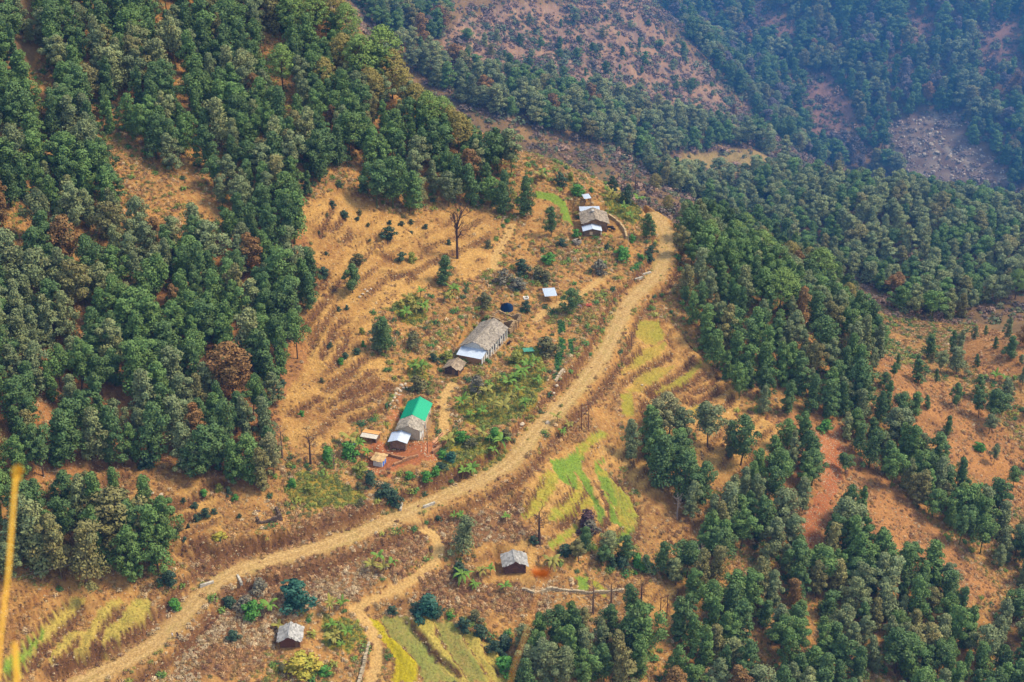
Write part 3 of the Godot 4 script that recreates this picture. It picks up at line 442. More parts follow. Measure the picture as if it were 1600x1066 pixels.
func hb(x: float, z: float) -> float:
	var fx := clampf((x - GX0) / GS, 1.0, GNX - 3.001)
	var fz := clampf((z - GZ0) / GS, 1.0, GNZ - 3.001)
	var i := int(fx)
	var j := int(fz)
	fx -= i; fz -= j
	var o := (j - 1) * GNX + i
	var r0 := cub(CG[o - 1], CG[o], CG[o + 1], CG[o + 2], fx)
	o += GNX
	var r1 := cub(CG[o - 1], CG[o], CG[o + 1], CG[o + 2], fx)
	o += GNX
	var r2 := cub(CG[o - 1], CG[o], CG[o + 1], CG[o + 2], fx)
	o += GNX
	var r3 := cub(CG[o - 1], CG[o], CG[o + 1], CG[o + 2], fx)
	return cub(r0, r1, r2, r3, fz)

func inside(x: float, z: float) -> bool:
	return x > DX0 + 1 and z > DZ0 + 1 and x < DX0 + (DNX - 2) * DS and z < DZ0 + (DNZ - 2) * DS

func hgt(x: float, z: float) -> float:
	if not inside(x, z):
		return hb(x, z) + far_bumps(x, z)
	var fx := (x - DX0) / DS
	var fz := (z - DZ0) / DS
	var i := int(fx)
	var j := int(fz)
	fx -= i; fz -= j
	var o := j * DNX + i
	return lerpf(lerpf(DH[o], DH[o + 1], fx), lerpf(DH[o + DNX], DH[o + DNX + 1], fx), fz)

func far_bumps(x: float, z: float) -> float:
	var w := clampf((-560.0 - z) / 60.0, 0.0, 1.0)
	return n1.get_noise_2d(x * 0.5, z * 0.5) * (0.4 + 3.2 * w) + n2.get_noise_2d(x, z) * (0.25 + 0.5 * w)

func ground_at(x: float, z: float) -> Vector3: return Vector3(x, hgt(x, z), z)

func cell(x: float, z: float) -> int:
	return clampi(int((z - DZ0) / DS + 0.5), 0, DNZ - 1) * DNX + clampi(int((x - DX0) / DS + 0.5), 0, DNX - 1)

func step_line(p: PackedVector2Array, amp: float, reach: float) -> void:
	# a terrace edge: ground lifted on the uphill side, cut away on the downhill side
	var lo := p[0]
	var hi := p[0]
	for q in p:
		lo = lo.min(q); hi = hi.max(q)
	var m := reach * 3.0
	var up := 0.0
	for k in p.size() - 1:
		var mid := (p[k] + p[k + 1]) * 0.5
		var nn := (p[k + 1] - p[k]).normalized().orthogonal() * 3.0
		up += (hb(mid.x + nn.x, mid.y + nn.y) - hb(mid.x - nn.x, mid.y - nn.y)) * p[k].distance_to(p[k + 1])
	var sgn := 1.0 if up > 0.0 else -1.0
	var total := 0.0
	for k in p.size() - 1: total += p[k].distance_to(p[k + 1])
	for j in range(maxi(0, int((lo.y - m - DZ0) / DS)), mini(DNZ - 1, int((hi.y + m - DZ0) / DS) + 1)):
		for i in range(maxi(0, int((lo.x - m - DX0) / DS)), mini(DNX - 1, int((hi.x + m - DX0) / DS) + 1)):
			var q := Vector2(DX0 + i * DS, DZ0 + j * DS)
			q += Vector2(n2.get_noise_2d(q.x * 1.5, q.y * 1.5), n2.get_noise_2d(q.x * 1.5 + 300.0, q.y * 1.5)) * 0.9
			var bd := 1e9
			var bs := 0.0
			var bt := 0.0
			var run := 0.0
			for k in p.size() - 1:
				var a := p[k]
				var d := p[k + 1] - a
				var len := d.length()
				var t := clampf((q - a).dot(d) / (len * len), 0.0, 1.0)
				var off := q - (a + d * t)
				var dd := off.length()
				if dd < bd:
					bd = dd
					bs = off.dot(d.orthogonal() / len)
					bt = run + t * len
				run += len
			if bd > m: continue
			var fade := clampf(minf(bt, total - bt) / 1.6, 0.0, 1.0)
			# beyond the ends of the line the step dies out
			if absf(absf(bs) - bd) > 0.3: fade *= exp(-(bd - absf(bs)))
			var f := clampf(bs * sgn / 0.55, -1.0, 1.0) * amp * exp(-maxf(bd - 0.55, 0.0) / reach) * fade
			var o := j * DNX + i
			DH[o] += f
			DR[o] = maxf(DR[o], clampf((0.95 - absf(bs * sgn + 0.45)) / 0.35, 0.0, 1.0) * fade if DZ[o] < 7 else clampf((0.55 - absf(bs * sgn + 0.1)) / 0.3, 0.0, 1.0) * fade)

func ribbon(p: PackedVector2Array, half: float, blend: float, as_road: bool) -> void:
	# level a track across the slope
	var lev := PackedFloat32Array()
	for q in p: lev.append(hb(q.x, q.y))
	for it in 3:
		var l2 := lev.duplicate()
		for k in range(1, lev.size() - 1): l2[k] = (lev[k - 1] + 2.0 * lev[k] + lev[k + 1]) / 4.0
		lev = l2
	var best := {}
	for k in p.size() - 1:
		var a := p[k]
		var b := p[k + 1]
		var d := b - a
		var m := half + blend
		for j in range(maxi(0, int((minf(a.y, b.y) - m - DZ0) / DS)), mini(DNZ - 1, int((maxf(a.y, b.y) + m - DZ0) / DS) + 2)):
			for i in range(maxi(0, int((minf(a.x, b.x) - m - DX0) / DS)), mini(DNX - 1, int((maxf(a.x, b.x) + m - DX0) / DS) + 2)):
				var q := Vector2(DX0 + i * DS, DZ0 + j * DS)
				var t := clampf((q - a).dot(d) / d.length_squared(), 0.0, 1.0)
				var dd := q.distance_to(a + d * t)
				var o := j * DNX + i
				if dd < m and (not best.has(o) or dd < best[o].x):
					best[o] = Vector2(dd, lerpf(lev[k], lev[k + 1], t))
	for o in best:
		var e: Vector2 = best[o]
		var w := 1.0 - smoothstep(half, half + blend, e.x)
		DH[o] = lerpf(DH[o], e.y - (0.1 if as_road else 0.05), w)
		DR[o] *= 1.0 - w
		if as_road:
			DO[o] = minf(DO[o], e.x)
		elif e.x < half * 1.1 + n2.get_noise_1d(o) * 0.3:
			DZ[o] = 18

func contour_steps() -> void:
	# old narrow terraces that follow the contour over the dry fields
	var step := 2.0
	for j in range(4, DNZ - 4):
		for i in range(4, DNX - 4):
			var o := j * DNX + i
			if DZ[o] != 2 and DZ[o] != 1: continue
			var w := 0.0
			for q in [-3, 3, -3 * DNX, 3 * DNX]:
				if DZ[o + q] == 2 or DZ[o + q] == 1: w += 0.25
			var x := DX0 + i * DS
			var z := DZ0 + j * DS
			var h := hb(x, z) + n1.get_noise_2d(x * 0.6 + 40.0, z * 0.6) * 0.9
			var f := fposmod(h / step, 1.0)
			w *= clampf(0.75 + n3.get_noise_2d(x * 4.0, z * 4.0) * 1.6, 0.0, 1.0)
			DH[o] += step * (smoothstep(0.0, 0.34, f) - f - 0.15) * w * 0.85
			var bank := 1.0 - smoothstep(0.1, 0.18, absf(f - 0.17))
			DR[o] = maxf(DR[o], bank * w * clampf(0.8 + n2.get_noise_2d(x * 1.2, z * 1.2) * 0.4, 0.0, 0.9))

var PADS := [[-27.2, -376.0, -0.168, 5.2, 10.5, 5.0], [-9.5, -420.5, -0.382, 6.0, 14.0, 7.0], [-16.7, -405.0, -0.343, 3.4, 3.2, 6.7], [28.6, -496.3, 0.057, 7.5, 9.5, 12.6], [0.6, -335.8, 0.1, 4.2, 3.2, -13.1], [-52.6, -300.7, 0.0, 3.6, 3.3, -8.9], [-35.0, -359.5, -0.3, 3.2, 3.0, 4.3], [-38.0, -367.5, -0.3, 3.0, 2.5, 6.3], [11.9, -450.0, 0.15, 3.0, 3.0, 7.9], [-1.0, -441.0, 0.0, 2.6, 2.4, 8.6], [-28.0, -361.0, -0.3, 6.0, 4.0, 4.4], [35.5, -492.5, 0.0, 2.5, 5.0, 11.9]]

func pad(p: Array) -> void:
	var cs := cos(p[2] as float)
	var sn := sin(p[2] as float)
	var r: float = maxf(p[3], p[4]) + 5.0
	for j in range(int((p[1] - r - DZ0) / DS), int((p[1] + r - DZ0) / DS)):
		for i in range(int((p[0] - r - DX0) / DS), int((p[0] + r - DX0) / DS)):
			var dx: float = DX0 + i * DS - p[0]
			var dz: float = DZ0 + j * DS - p[1]
			var lx: float = absf(dx * cs - dz * sn) - p[3]
			var lz: float = absf(dx * sn + dz * cs) - p[4]
			var d := Vector2(maxf(lx, 0.0), maxf(lz, 0.0)).length()
			var w := 1.0 - smoothstep(0.0, 2.2, d)
			if w > 0.0:
				var o := j * DNX + i
				DH[o] = lerpf(DH[o], p[5], w)
				DR[o] *= 1.0 - w

func in_poly(p: PackedVector2Array, q: Vector2) -> bool: return Geometry2D.is_point_in_polygon(q, p)

func prepare_ground() -> void:
	n1.seed = 11; n1.frequency = 0.035; n1.fractal_octaves = 4
	n2.seed = 23; n2.frequency = 0.22; n2.fractal_octaves = 3
	n3.seed = 37; n3.frequency = 0.012; n3.fractal_octaves = 3
	fit_surface()
	DH.resize(DNX * DNZ); DZ.resize(DNX * DNZ); DR.resize(DNX * DNZ); DO.resize(DNX * DNZ)
	DO.fill(99.0)
	for j in DNZ:
		for i in DNX:
			var x := DX0 + i * DS
			var z := DZ0 + j * DS
			DH[j * DNX + i] = hb(x, z) + n1.get_noise_2d(x, z) * 0.55 + n2.get_noise_2d(x, z) * 0.16
	for k in FOREST: forests[k] = poly(FOREST[k])
	for g in GAPS: gaps.append(poly(g))
	for zz in ZONES:
		var p := poly(zz[1])
		var id: int = zone_names.find(zz[0])
		if id >= 14 and id <= 17:
			far_zones.append([id, p])
			continue
		if id >= 7 and id <= 12:
			var wider := Geometry2D.offset_polygon(p, 0.55 if id == 12 else 0.45)
			if wider.size() > 0: p = wider[0]
		var lo := p[0]
		var hi := p[0]
		for q in p:
			lo = lo.min(q); hi = hi.max(q)
		for j in range(maxi(0, int((lo.y - DZ0) / DS)), mini(DNZ, int((hi.y - DZ0) / DS) + 2)):
			for i in range(maxi(0, int((lo.x - DX0) / DS)), mini(DNX, int((hi.x - DX0) / DS) + 2)):
				var q := Vector2(DX0 + i * DS, DZ0 + j * DS)
				var wob := 0.35 if id >= 7 else 2.2
				if in_poly(p, q + Vector2(n2.get_noise_2d(q.x, q.y), n2.get_noise_2d(q.x + 90.0, q.y)) * wob):
					DZ[j * DNX + i] = id
	for r in RISERS: step_line(poly(r), 0.95, 2.3)
	for r in CUTS: step_line(poly(r), 1.5, 3.0)
	contour_steps()
	for p in PATHS: ribbon(poly(p), 1.25, 1.5, false)
	var road := poly(ROAD)
	var above := PackedVector2Array()
	var below := PackedVector2Array()
	for k in range(1, road.size() - 1):
		var nn := (road[k + 1] - road[k - 1]).normalized().orthogonal()
		if hb(road[k].x + nn.x * 4.0, road[k].y + nn.y * 4.0) < hb(road[k].x - nn.x * 4.0, road[k].y - nn.y * 4.0): nn = -nn
		above.append(road[k] + nn * 5.0)
		below.append(road[k] - nn * 4.8)
	step_line(above, 0.9, 2.5)
	step_line(below, 0.7, 2.5)
	ribbon(road, 2.8, 1.6, true)
	for p in PADS: pad(p)

func zone_at(x: float, z: float) -> int:
	if inside(x, z):
		return DZ[cell(x, z)]
	for f in far_zones:
		if in_poly(f[1], Vector2(x, z)): return f[0]
	return 0

func axis(lo: float, a: float, nfine: int, hi: float) -> PackedFloat32Array:
	var left := []
	var s := DS
	var x := a
	while x > lo:
		s = minf(s * 1.15, 4.0)
		x -= s
		left.push_front(x)
	var r := PackedFloat32Array(left)
	for i in nfine: r.append(a + i * DS)
	s = DS
	x = a + (nfine - 1) * DS
	while x < hi:
		s = minf(s * 1.15, 4.0)
		x += s
		r.append(x)
	return r

func zone_color(id: int, x: float, z: float) -> Color:
	var a := n1.get_noise_2d(x * 1.6, z * 1.6) * 0.5 + 0.5
	var b := n2.get_noise_2d(x * 2.2, z * 2.2) * 0.5 + 0.5
	var dry := lin(184, 134, 78).lerp(lin(146, 106, 68), clampf(a * 1.8 - 0.5, 0, 1)).lerp(lin(206, 166, 100), clampf(b * 1.8 - 0.75, 0, 1))
	match id:
		2: return lin(202, 156, 90).lerp(lin(160, 114, 68), clampf(a * 2.2 - 0.75, 0, 1)).lerp(lin(216, 174, 106), clampf(b * 2.0 - 1.0, 0, 1))
		3: return lin(142, 102, 68).lerp(lin(178, 132, 84), clampf(b * 1.8 - 0.6, 0, 1)).lerp(lin(112, 80, 60), clampf(a * 1.6 - 0.7, 0, 1))
		4: return lin(180, 127, 79).lerp(lin(136, 97, 66), clampf(a * 1.8 - 0.55, 0, 1)).lerp(lin(200, 148, 92), clampf(b * 2.0 - 1.0, 0, 1))
		5: return lin(184, 114, 72).lerp(lin(158, 98, 66), b).lerp(lin(204, 142, 90), clampf(a * 1.6 - 0.7, 0, 1))
		6: return lin(150, 138, 50).lerp(lin(176, 140, 70), a).lerp(lin(110, 112, 40), clampf(b * 1.6 - 0.7, 0, 1))
		7: return lin(132, 160, 60).lerp(lin(160, 160, 68), a).lerp(lin(112, 146, 60), b)
		8: return lin(178, 162, 68).lerp(lin(150, 158, 62), clampf(a * 2.2 - 0.7, 0, 1)).lerp(lin(200, 152, 80), clampf(b * 2.0 - 1.0, 0, 1))
		9: return lin(188, 152, 76).lerp(lin(166, 154, 66), clampf(a * 2.2 - 0.6, 0, 1))
		10: return lin(196, 174, 38).lerp(lin(176, 160, 44), b)
		11: return lin(152, 150, 78).lerp(lin(176, 144, 84), clampf(a * 2.0 - 0.5, 0, 1)).lerp(lin(132, 144, 72), b)
		12: return lin(192, 168, 84).lerp(lin(158, 156, 70), clampf(a * 2.0 - 0.5, 0, 1)).lerp(lin(200, 170, 90), b)
		13: return lin(60, 110, 62).lerp(lin(84, 120, 60), b)
		14: return lin(196, 164, 104).lerp(lin(172, 146, 94), b)
		15: return lin(190, 146, 112).lerp(lin(158, 126, 108), clampf(a * 2.2 - 0.6, 0, 1)).lerp(lin(212, 180, 136), clampf(b * 2.0 - 1.1, 0, 1))
		16: return lin(160, 132, 112).lerp(lin(122, 98, 88), a).lerp(lin(206, 188, 164), clampf(b * 2.8 - 1.4, 0, 1))
		17: return lin(186, 138, 112).lerp(lin(146, 112, 98), a)
		18: return lin(214, 176, 112).lerp(lin(196, 152, 94), b)
	return dry

func build_ground() -> void:
	var xs := axis(-470.0, DX0, DNX, 470.0)
	var zs := axis(-1230.0, DZ0, DNZ, -190.0)
	var nx := xs.size()
	var nz := zs.size()
	var v := PackedVector3Array()
	var nn := PackedVector3Array()
	var c := PackedColorArray()
	v.resize(nx * nz); nn.resize(nx * nz); c.resize(nx * nz)
	for j in nz:
		for i in nx:
			v[j * nx + i] = Vector3(xs[i], hgt(xs[i], zs[j]), zs[j])
	var i0 := xs.find(DX0)
	for j in nz:
		for i in nx:
			var o := j * nx + i
			var l := v[j * nx + maxi(i - 1, 0)]
			var r := v[j * nx + mini(i + 1, nx - 1)]
			var u := v[maxi(j - 1, 0) * nx + i]
			var d := v[mini(j + 1, nz - 1) * nx + i]
			nn[o] = (d - u).cross(r - l).normalized()
			var x := v[o].x
			var z := v[o].z
			var col: Color
			if inside(x, z):
				var k := cell(x, z)
				col = zone_color(DZ[k], x, z)
				if DR[k] > 0.05:
					col = col.lerp(lin(102, 72, 52).lerp(lin(134, 94, 62), clampf(n2.get_noise_2d(x * 3.0, z * 3.0) + 0.4, 0, 1)), DR[k])
				if DO[k] < 5.0:
					var e := DO[k] + n2.get_noise_2d(x, z) * 0.6 + n1.get_noise_2d(x * 2.5, z * 2.5) * 1.1
					var rd := lin(212, 176, 120).lerp(lin(190, 150, 98), clampf(n2.get_noise_2d(x * 1.7, z * 1.7) + 0.3, 0, 1))
					# wheel tracks worn pale, loose brown dirt and grass between and beside them
					var track := exp(-pow((DO[k] - 1.1) / 0.5, 2.0))
					rd = lin(180, 144, 88).lerp(lin(166, 144, 82), clampf(n1.get_noise_2d(x * 3.0, z * 3.0) * 2.0, 0, 1)).lerp(rd, 0.35 + 0.65 * track)
					col = col.lerp(rd, 1.0 - smoothstep(2.4, 3.4, e))
			else:
				var zn := zone_at(x, z)
				if zn == 0:
					col = lin(168, 132, 88).lerp(lin(122, 100, 76), clampf(n1.get_noise_2d(x, z) + 0.5, 0, 1))
				else:
					col = zone_color(zn, x, z)
			c[o] = col
	var idx := PackedInt32Array()
	for j in nz - 1:
		for i in nx - 1:
			var o := j * nx + i
			idx.append_array([o, o + 1, o + nx + 1, o, o + nx + 1, o + nx])
	var a := []
	a.resize(Mesh.ARRAY_MAX)
	a[Mesh.ARRAY_VERTEX] = v; a[Mesh.ARRAY_NORMAL] = nn; a[Mesh.ARRAY_COLOR] = c; a[Mesh.ARRAY_INDEX] = idx
	var m := ArrayMesh.new()
	m.add_surface_from_arrays(Mesh.PRIMITIVE_TRIANGLES, a)
	single("terrain", m, M.ground, "dry terraced hillside with the dirt road and far slopes behind", "hillside", "", "structure")

# ---------------------------------------------------------------- view helper (for leaving out what no one sees)
var FW := Vector3(0, sin(deg_to_rad(-28.0)), -cos(deg_to_rad(-28.0)))
func shown(p: Vector3, mx: float, my: float) -> bool:
	var q := p - EYE
	var d := q.dot(FW)
	if d < 1.0: return false
	var upv := Vector3.RIGHT.cross(FW)
	var t := tan(deg_to_rad(12.0))
	return absf(q.x / d) < t * 1.5015 * mx and absf(q.dot(upv) / d) < t * my

# ---------------------------------------------------------------- plants
func leaf(b: MB, p: Vector3, nrm: Vector3, s: float, col: Color) -> void:
	var x := nrm.cross(Vector3(rf(-1, 1), rf(-1, 1), rf(-1, 1))).normalized()
	var y := nrm.cross(x)
	var w := s * rf(0.5, 0.75)
	b.trin(p - x * s, p + y * w, p + x * s, nrm, col)
	b.trin(p - x * s, p + x * s, p - y * w - nrm * w * 0.4, nrm, col)

func rdir() -> Vector3:
	var y := rf(-1, 1)
	var t := rf(0, TAU)
	var r := sqrt(1.0 - y * y)
	return Vector3(r * cos(t), y, r * sin(t))

func crown(h: float, base: float, rad: float, lobes: int, per: int, lobe_r: float, size: float, style: int) -> ArrayMesh:
	var b := MB.new()
	var lean := Vector3(rf(-1.1, 1.1), 0, rf(-1.1, 1.1))
	var lop := rf(0, TAU)
	for k in lobes:
		var t := (k + rf(0.1, 0.9)) / lobes
		var prof: float
		if style == 0: prof = pow(sin(PI * (0.14 + 0.83 * t)), 0.6) * (1.05 - 0.3 * t)
		elif style == 1: prof = sqrt(maxf(0.0, 1.0 - pow(2.0 * t - 0.9, 2.0))) * 0.95
		else: prof = sqrt(maxf(0.02, 1.0 - t * t)) * (0.75 + 0.25 * sin(t * 9.0))
		var ang := k * 2.39996 + rf(-0.5, 0.5)
		var rr := rad * prof * (1.0 + 0.28 * cos(ang - lop + t * 2.0)) * rf(0.6, 1.08)
		if k % 4 == 3: rr *= 0.4
		var lr := lobe_r * rf(0.6, 1.35) * (1.0 - 0.25 * t)
		var c := Vector3(cos(ang) * maxf(rr - lr * 0.55, 0.0), base + (h - base - lr * 0.7) * t + lr * 0.2, sin(ang) * maxf(rr - lr * 0.55, 0.0)) + lean * t
		var tone := rf(0.75, 1.25)
		var warm := rf(-0.06, 0.08)
		for i in per:
			var d := rdir()
			if d.y < -0.35 and rf(0, 1) < 0.6: d.y = -d.y
			var shell := 1.0 - 0.55 * pow(rf(0, 1), 2.2)
			var q := c + Vector3(d.x, d.y * 0.82, d.z) * lr * shell * rf(0.9, 1.12)
			var nrm := (d * 0.85 + rdir() * 0.75 + Vector3(0, 0.25, 0)).normalized()
			var g := tone * rf(0.7, 1.3)
			leaf(b, q, nrm, size * rf(0.6, 1.25), Color(g * (1.0 + warm * 2.0), g, g * (1.0 - warm)))
	return b.mesh()

func trunk(h: float, r: float, limbs: int, spread: float, from := 0.3) -> ArrayMesh:
	var b := MB.new()
	var p := Vector3(0, -0.6, 0)
	var rad := r
	var seg := 5
	var spine := [p]
	for k in seg:
		var q := p + Vector3(rf(-0.2, 0.2), (h + 0.6) / seg, rf(-0.2, 0.2))
		b.tube(p, q, rad, rad * 0.78, 6, Color(1, 1, 1) * rf(0.8, 1.2))
		p = q
		rad *= 0.78
		spine.append(p)
	for k in limbs:
		var t := lerpf(from, 0.9, (k + 0.5) / limbs)
		var i := clampi(int(t * seg), 0, seg - 1)
		var s: Vector3 = (spine[i] as Vector3).lerp(spine[i + 1], t * seg - i)
		var a := k * 2.4 + rf(-0.4, 0.4)
		var l := spread * (1.15 - t * 0.7)
		var e := s + Vector3(cos(a) * l, l * rf(0.3, 0.8), sin(a) * l)
		b.tube(s, e, r * 0.4 * (1.1 - t), r * 0.1, 5, Color(0.95, 0.95, 0.95))
	return b.mesh()

func pine_crown(h: float) -> ArrayMesh:
	# long-needled pine: whorls of upswept tufts making a rounded open crown
	var b := MB.new()
	var tufts := 120
	for k in tufts:
		var t := pow((k + rf(0, 1)) / tufts, 0.85)
		var y := lerpf(h * 0.36, h * 0.985, t)
		var prof := pow(sin(PI * clampf(0.16 + 0.84 * t, 0, 1)), 0.65)
		var a := k * 2.39996 + rf(-0.5, 0.5)
		var r := h * 0.27 * prof * rf(0.5, 1.0)
		var c := Vector3(cos(a) * r, y, sin(a) * r)
		var tone := rf(0.8, 1.22)
		for i in 40:
			var d := rdir()
			var p := c + Vector3(d.x, d.y * 0.7, d.z) * rf(0.5, 1.15)
			var g := tone * rf(0.75, 1.25)
			leaf(b, p, (d * 0.6 + rdir() * 0.5 + Vector3(cos(a) * 0.3, 0.5, sin(a) * 0.3)).normalized(), rf(0.16, 0.32), Color(g * 1.04, g, g * 0.95))
	return b.mesh()

func branch(b: MB, p: Vector3, d: Vector3, l: float, r: float, depth: int) -> void:
	var q := p + d * l * 0.5 + rdir() * l * 0.04
	var e := q + (d + rdir() * 0.22).normalized() * l * 0.5
	var col := Color(1, 1, 1) * rf(0.8, 1.15)
	var sides := 5 if depth > 2 else 3
	b.tube(p, q, r, r * 0.85, sides, col)
	b.tube(q, e, r * 0.85, r * 0.6, sides, col)
	if depth <= 0: return
	for k in 3 if depth > 1 else 4:
		var s := p.lerp(e, rf(0.45, 1.0)) if k > 0 else e
		branch(b, s, (d + rdir() * 0.85 + Vector3(0, 0.18, 0)).normalized(), l * rf(0.55, 0.8), r * 0.55, depth - 1)

func bare_tree(h: float, broad: bool) -> ArrayMesh:
	var b := MB.new()
	var p := Vector3(0, -0.5, 0)
	var top := h * (0.55 if broad else 0.8)
	var q := Vector3(rf(-0.2, 0.2), top, rf(-0.2, 0.2))
	var r := h * 0.028
	b.tube(p, q, r * 1.25, r * (0.9 if broad else 0.35), 6, Color(1, 1, 1))
	var k := 9 if broad else 13
	for i in k:
		var t := rf(0.55, 1.0) if broad else rf(0.3, 1.0)
		var s := p.lerp(q, t)
		var a := i * 2.4 + rf(-1.2, 1.2)
		var d := Vector3(cos(a), rf(0.3, 2.2) if broad else rf(0.3, 1.0), sin(a)).normalized()
		branch(b, s, d, h * (rf(0.12, 0.32) if broad else rf(0.1, 0.17)), r * (0.5 if broad else 0.25), 3 if broad else 2)
	return b.mesh()

func banana_leaves(nl: int, len: float, h: float) -> ArrayMesh:
	var b := MB.new()
	for k in nl:
		var a := k * 2.4 + rf(-0.3, 0.3)
		var d := Vector3(cos(a), 0, sin(a))
		var s := d.cross(Vector3.UP)
		var up := rf(1.1, 2.3)
		var droop := rf(1.0, 2.2)
		var L := len * rf(0.75, 1.1)
		var g := rf(0.75, 1.25)
		var col := Color(g * rf(0.9, 1.25), g, g * 0.9)
		if k == nl - 1: col = Color(2.4, 1.5, 1.0) * rf(0.6, 1.0)
		var last := []
		for i in 6:
			var t := i / 5.0
			var c := Vector3(0, h, 0) + d * L * t * (1.0 - 0.15 * t) + Vector3.UP * L * (up * t - droop * t * t) * 0.62
			var w := L * 0.15 * sin(PI * clampf(0.12 + t * 0.88, 0, 1)) + 0.02
			var row := [c - s * w - Vector3.UP * w * 0.35, c, c + s * w - Vector3.UP * w * 0.35]
			if i > 0:
				b.quad(last[0], last[1], row[1], row[0], col)
				b.quad(last[1], last[2], row[2], row[1], col * Color(0.96, 0.96, 0.96))
			last = row
	return b.mesh()

func tuft(blades: int, h: float, spread: float) -> ArrayMesh:
	var b := MB.new()
	for k in blades:
		var a := rf(0, TAU)
		var p := Vector3(cos(a), 0, sin(a)) * rf(0, spread * 0.5)
		var e := p + Vector3(cos(a) * rf(0.1, 0.9) * spread, h * rf(0.6, 1.1), sin(a) * rf(0.1, 0.9) * spread)
		var s := Vector3(-sin(a), 0, cos(a)) * rf(0.04, 0.09)
		var g := rf(0.75, 1.25)
		b.trin(p - s, e, p + s, (Vector3.UP + Vector3(cos(a), 0, sin(a)) * 0.6 + rdir() * 0.4).normalized(), Color(g, g, g))
	return b.mesh()

func scrub(nl: int, r: float, h: float, s: float) -> ArrayMesh:
	var b := MB.new()
	for k in nl:
		var d := rdir()
		d.y = absf(d.y)
		var p := Vector3(d.x * r, d.y * h, d.z * r) * rf(0.4, 1.0)
		var g := rf(0.6, 1.4)
		leaf(b, p, (d + rdir() * 0.8 + Vector3(0, 0.3, 0)).normalized(), s * rf(0.5, 1.3), Color(g * rf(0.92, 1.08), g, g))
	for k in 5:
		var a := rf(0, TAU)
		b.tube(Vector3(0, -0.15, 0), Vector3(cos(a) * r * 0.7, h * rf(0.7, 1.1), sin(a) * r * 0.7), 0.03, 0.012, 3, Color(0.6, 0.5, 0.45))
	return b.mesh()

const NV := 10
var oak_crowns := []
var oak_trunks := []
var oak_whole := []
var tones := []

func leaf_mat(called: String, c: Color) -> StandardMaterial3D:
	var m := mat(called, 0.7)
	m.albedo_color = c.linear_to_srgb()
	m.metallic_specular = 0.35
	return m

func two_surface(a: ArrayMesh, am: Material, b: ArrayMesh, bm: Material) -> ArrayMesh:
	var m := ArrayMesh.new()
	m.add_surface_from_arrays(Mesh.PRIMITIVE_TRIANGLES, a.surface_get_arrays(0))
	m.surface_set_material(0, am)
	m.add_surface_from_arrays(Mesh.PRIMITIVE_TRIANGLES, b.surface_get_arrays(0))
	m.surface_set_material(1, bm)
	return m

const TONE := [[0.080, 0.136, 0.040], [0.104, 0.174, 0.042], [0.155, 0.184, 0.076], [0.180, 0.162, 0.054], [0.195, 0.215, 0.082], [0.25, 0.235, 0.10], [0.22, 0.115, 0.035], [0.150, 0.118, 0.112]]
const TONE_WORDS := ["dark green", "fresh green", "grey-green", "olive brown", "pale olive", "pale straw-green", "rusty orange", "leafless mauve"]

func plants() -> void:
	for k in TONE.size():
		tones.append(leaf_mat("leaf_%d" % k, Color(TONE[k][0], TONE[k][1], TONE[k][2])))
	leaf_mat("far_leaf", Color(1, 1, 1))
	M.bark.albedo_color = lin(92, 74, 62).linear_to_srgb()
	for k in NV:
		var h := 16.0
		var st: int = [0, 0, 1, 0, 2, 0, 1, 0, 1, 2][k]
		var rad: float = [4.6, 3.7, 5.4, 3.1, 5.2, 4.6, 4.6, 4.2, 5.0, 4.4][k]
		var base: float = [1.6, 0.8, 3.6, 0.6, 2.6, 1.4, 5.2, 3.0, 6.0, 1.2][k]
		var lobes: int = [36, 34, 30, 30, 32, 44, 20, 24, 22, 28][k]
		var lr: float = [1.9, 1.6, 2.0, 1.45, 2.1, 1.6, 1.7, 1.75, 1.9, 2.0][k]
		oak_crowns.append(crown(h, base, rad, lobes, int(4600.0 / lobes), lr, 0.33, st))
		oak_trunks.append(trunk(h * 0.85, 0.3, 9, rad * 0.75))
		oak_whole.append(two_surface(oak_crowns[k], M.far_leaf, oak_trunks[k], M.far_bark))

var taken := {}
func room(x: float, z: float, d: float) -> bool:
	var cx := int(floor(x / 8.0))
	var cz := int(floor(z / 8.0))
	for i in range(cx - 1, cx + 2):
		for j in range(cz - 1, cz + 2):
			for q in taken.get(Vector2i(i, j), []):
				if Vector2(x, z).distance_to(Vector2(q.x, q.y)) < minf(d, q.z) : return false
	return true
func take(x: float, z: float, d: float) -> void:
	var k := Vector2i(int(floor(x / 8.0)), int(floor(z / 8.0)))
	if not taken.has(k): taken[k] = []
	taken[k].append(Vector3(x, z, d))

func place_label(x: float, z: float, zone: String, tone: int) -> Array:
	var w: String = TONE_WORDS[tone]
	match zone:
		"left":
			if z < -470.0: return ["%s tree on the upper left hillside" % w, "%s trees of the upper left forest" % w]
			return ["%s tree of the middle left forest" % w, "%s trees of the middle left forest" % w]
		"clump": return ["%s tree of the lower left grove" % w, "%s trees of the lower left grove" % w]
		"right": return ["%s tree on the spur right of the bend" % w, "%s trees of the wooded spur" % w]
		"lower": return ["%s tree of the lower right forest" % w, "%s trees of the lower right forest" % w]
		"foot": return ["%s tree in the bottom centre grove" % w, "%s trees of the bottom centre grove" % w]
		"strip": return ["%s small tree in the row under the green terraces" % w, "%s trees under the green terraces" % w]
		"copse": return ["%s tree in the copse right of the green terraces" % w, "%s trees of the copse by the terraces" % w]
	if zone == "edge": return ["%s tree on the open slope at the right edge" % w, "%s trees on the right edge slope" % w]
	return ["%s tree standing alone on the dry slope" % w, "%s single trees on the dry slopes" % w]

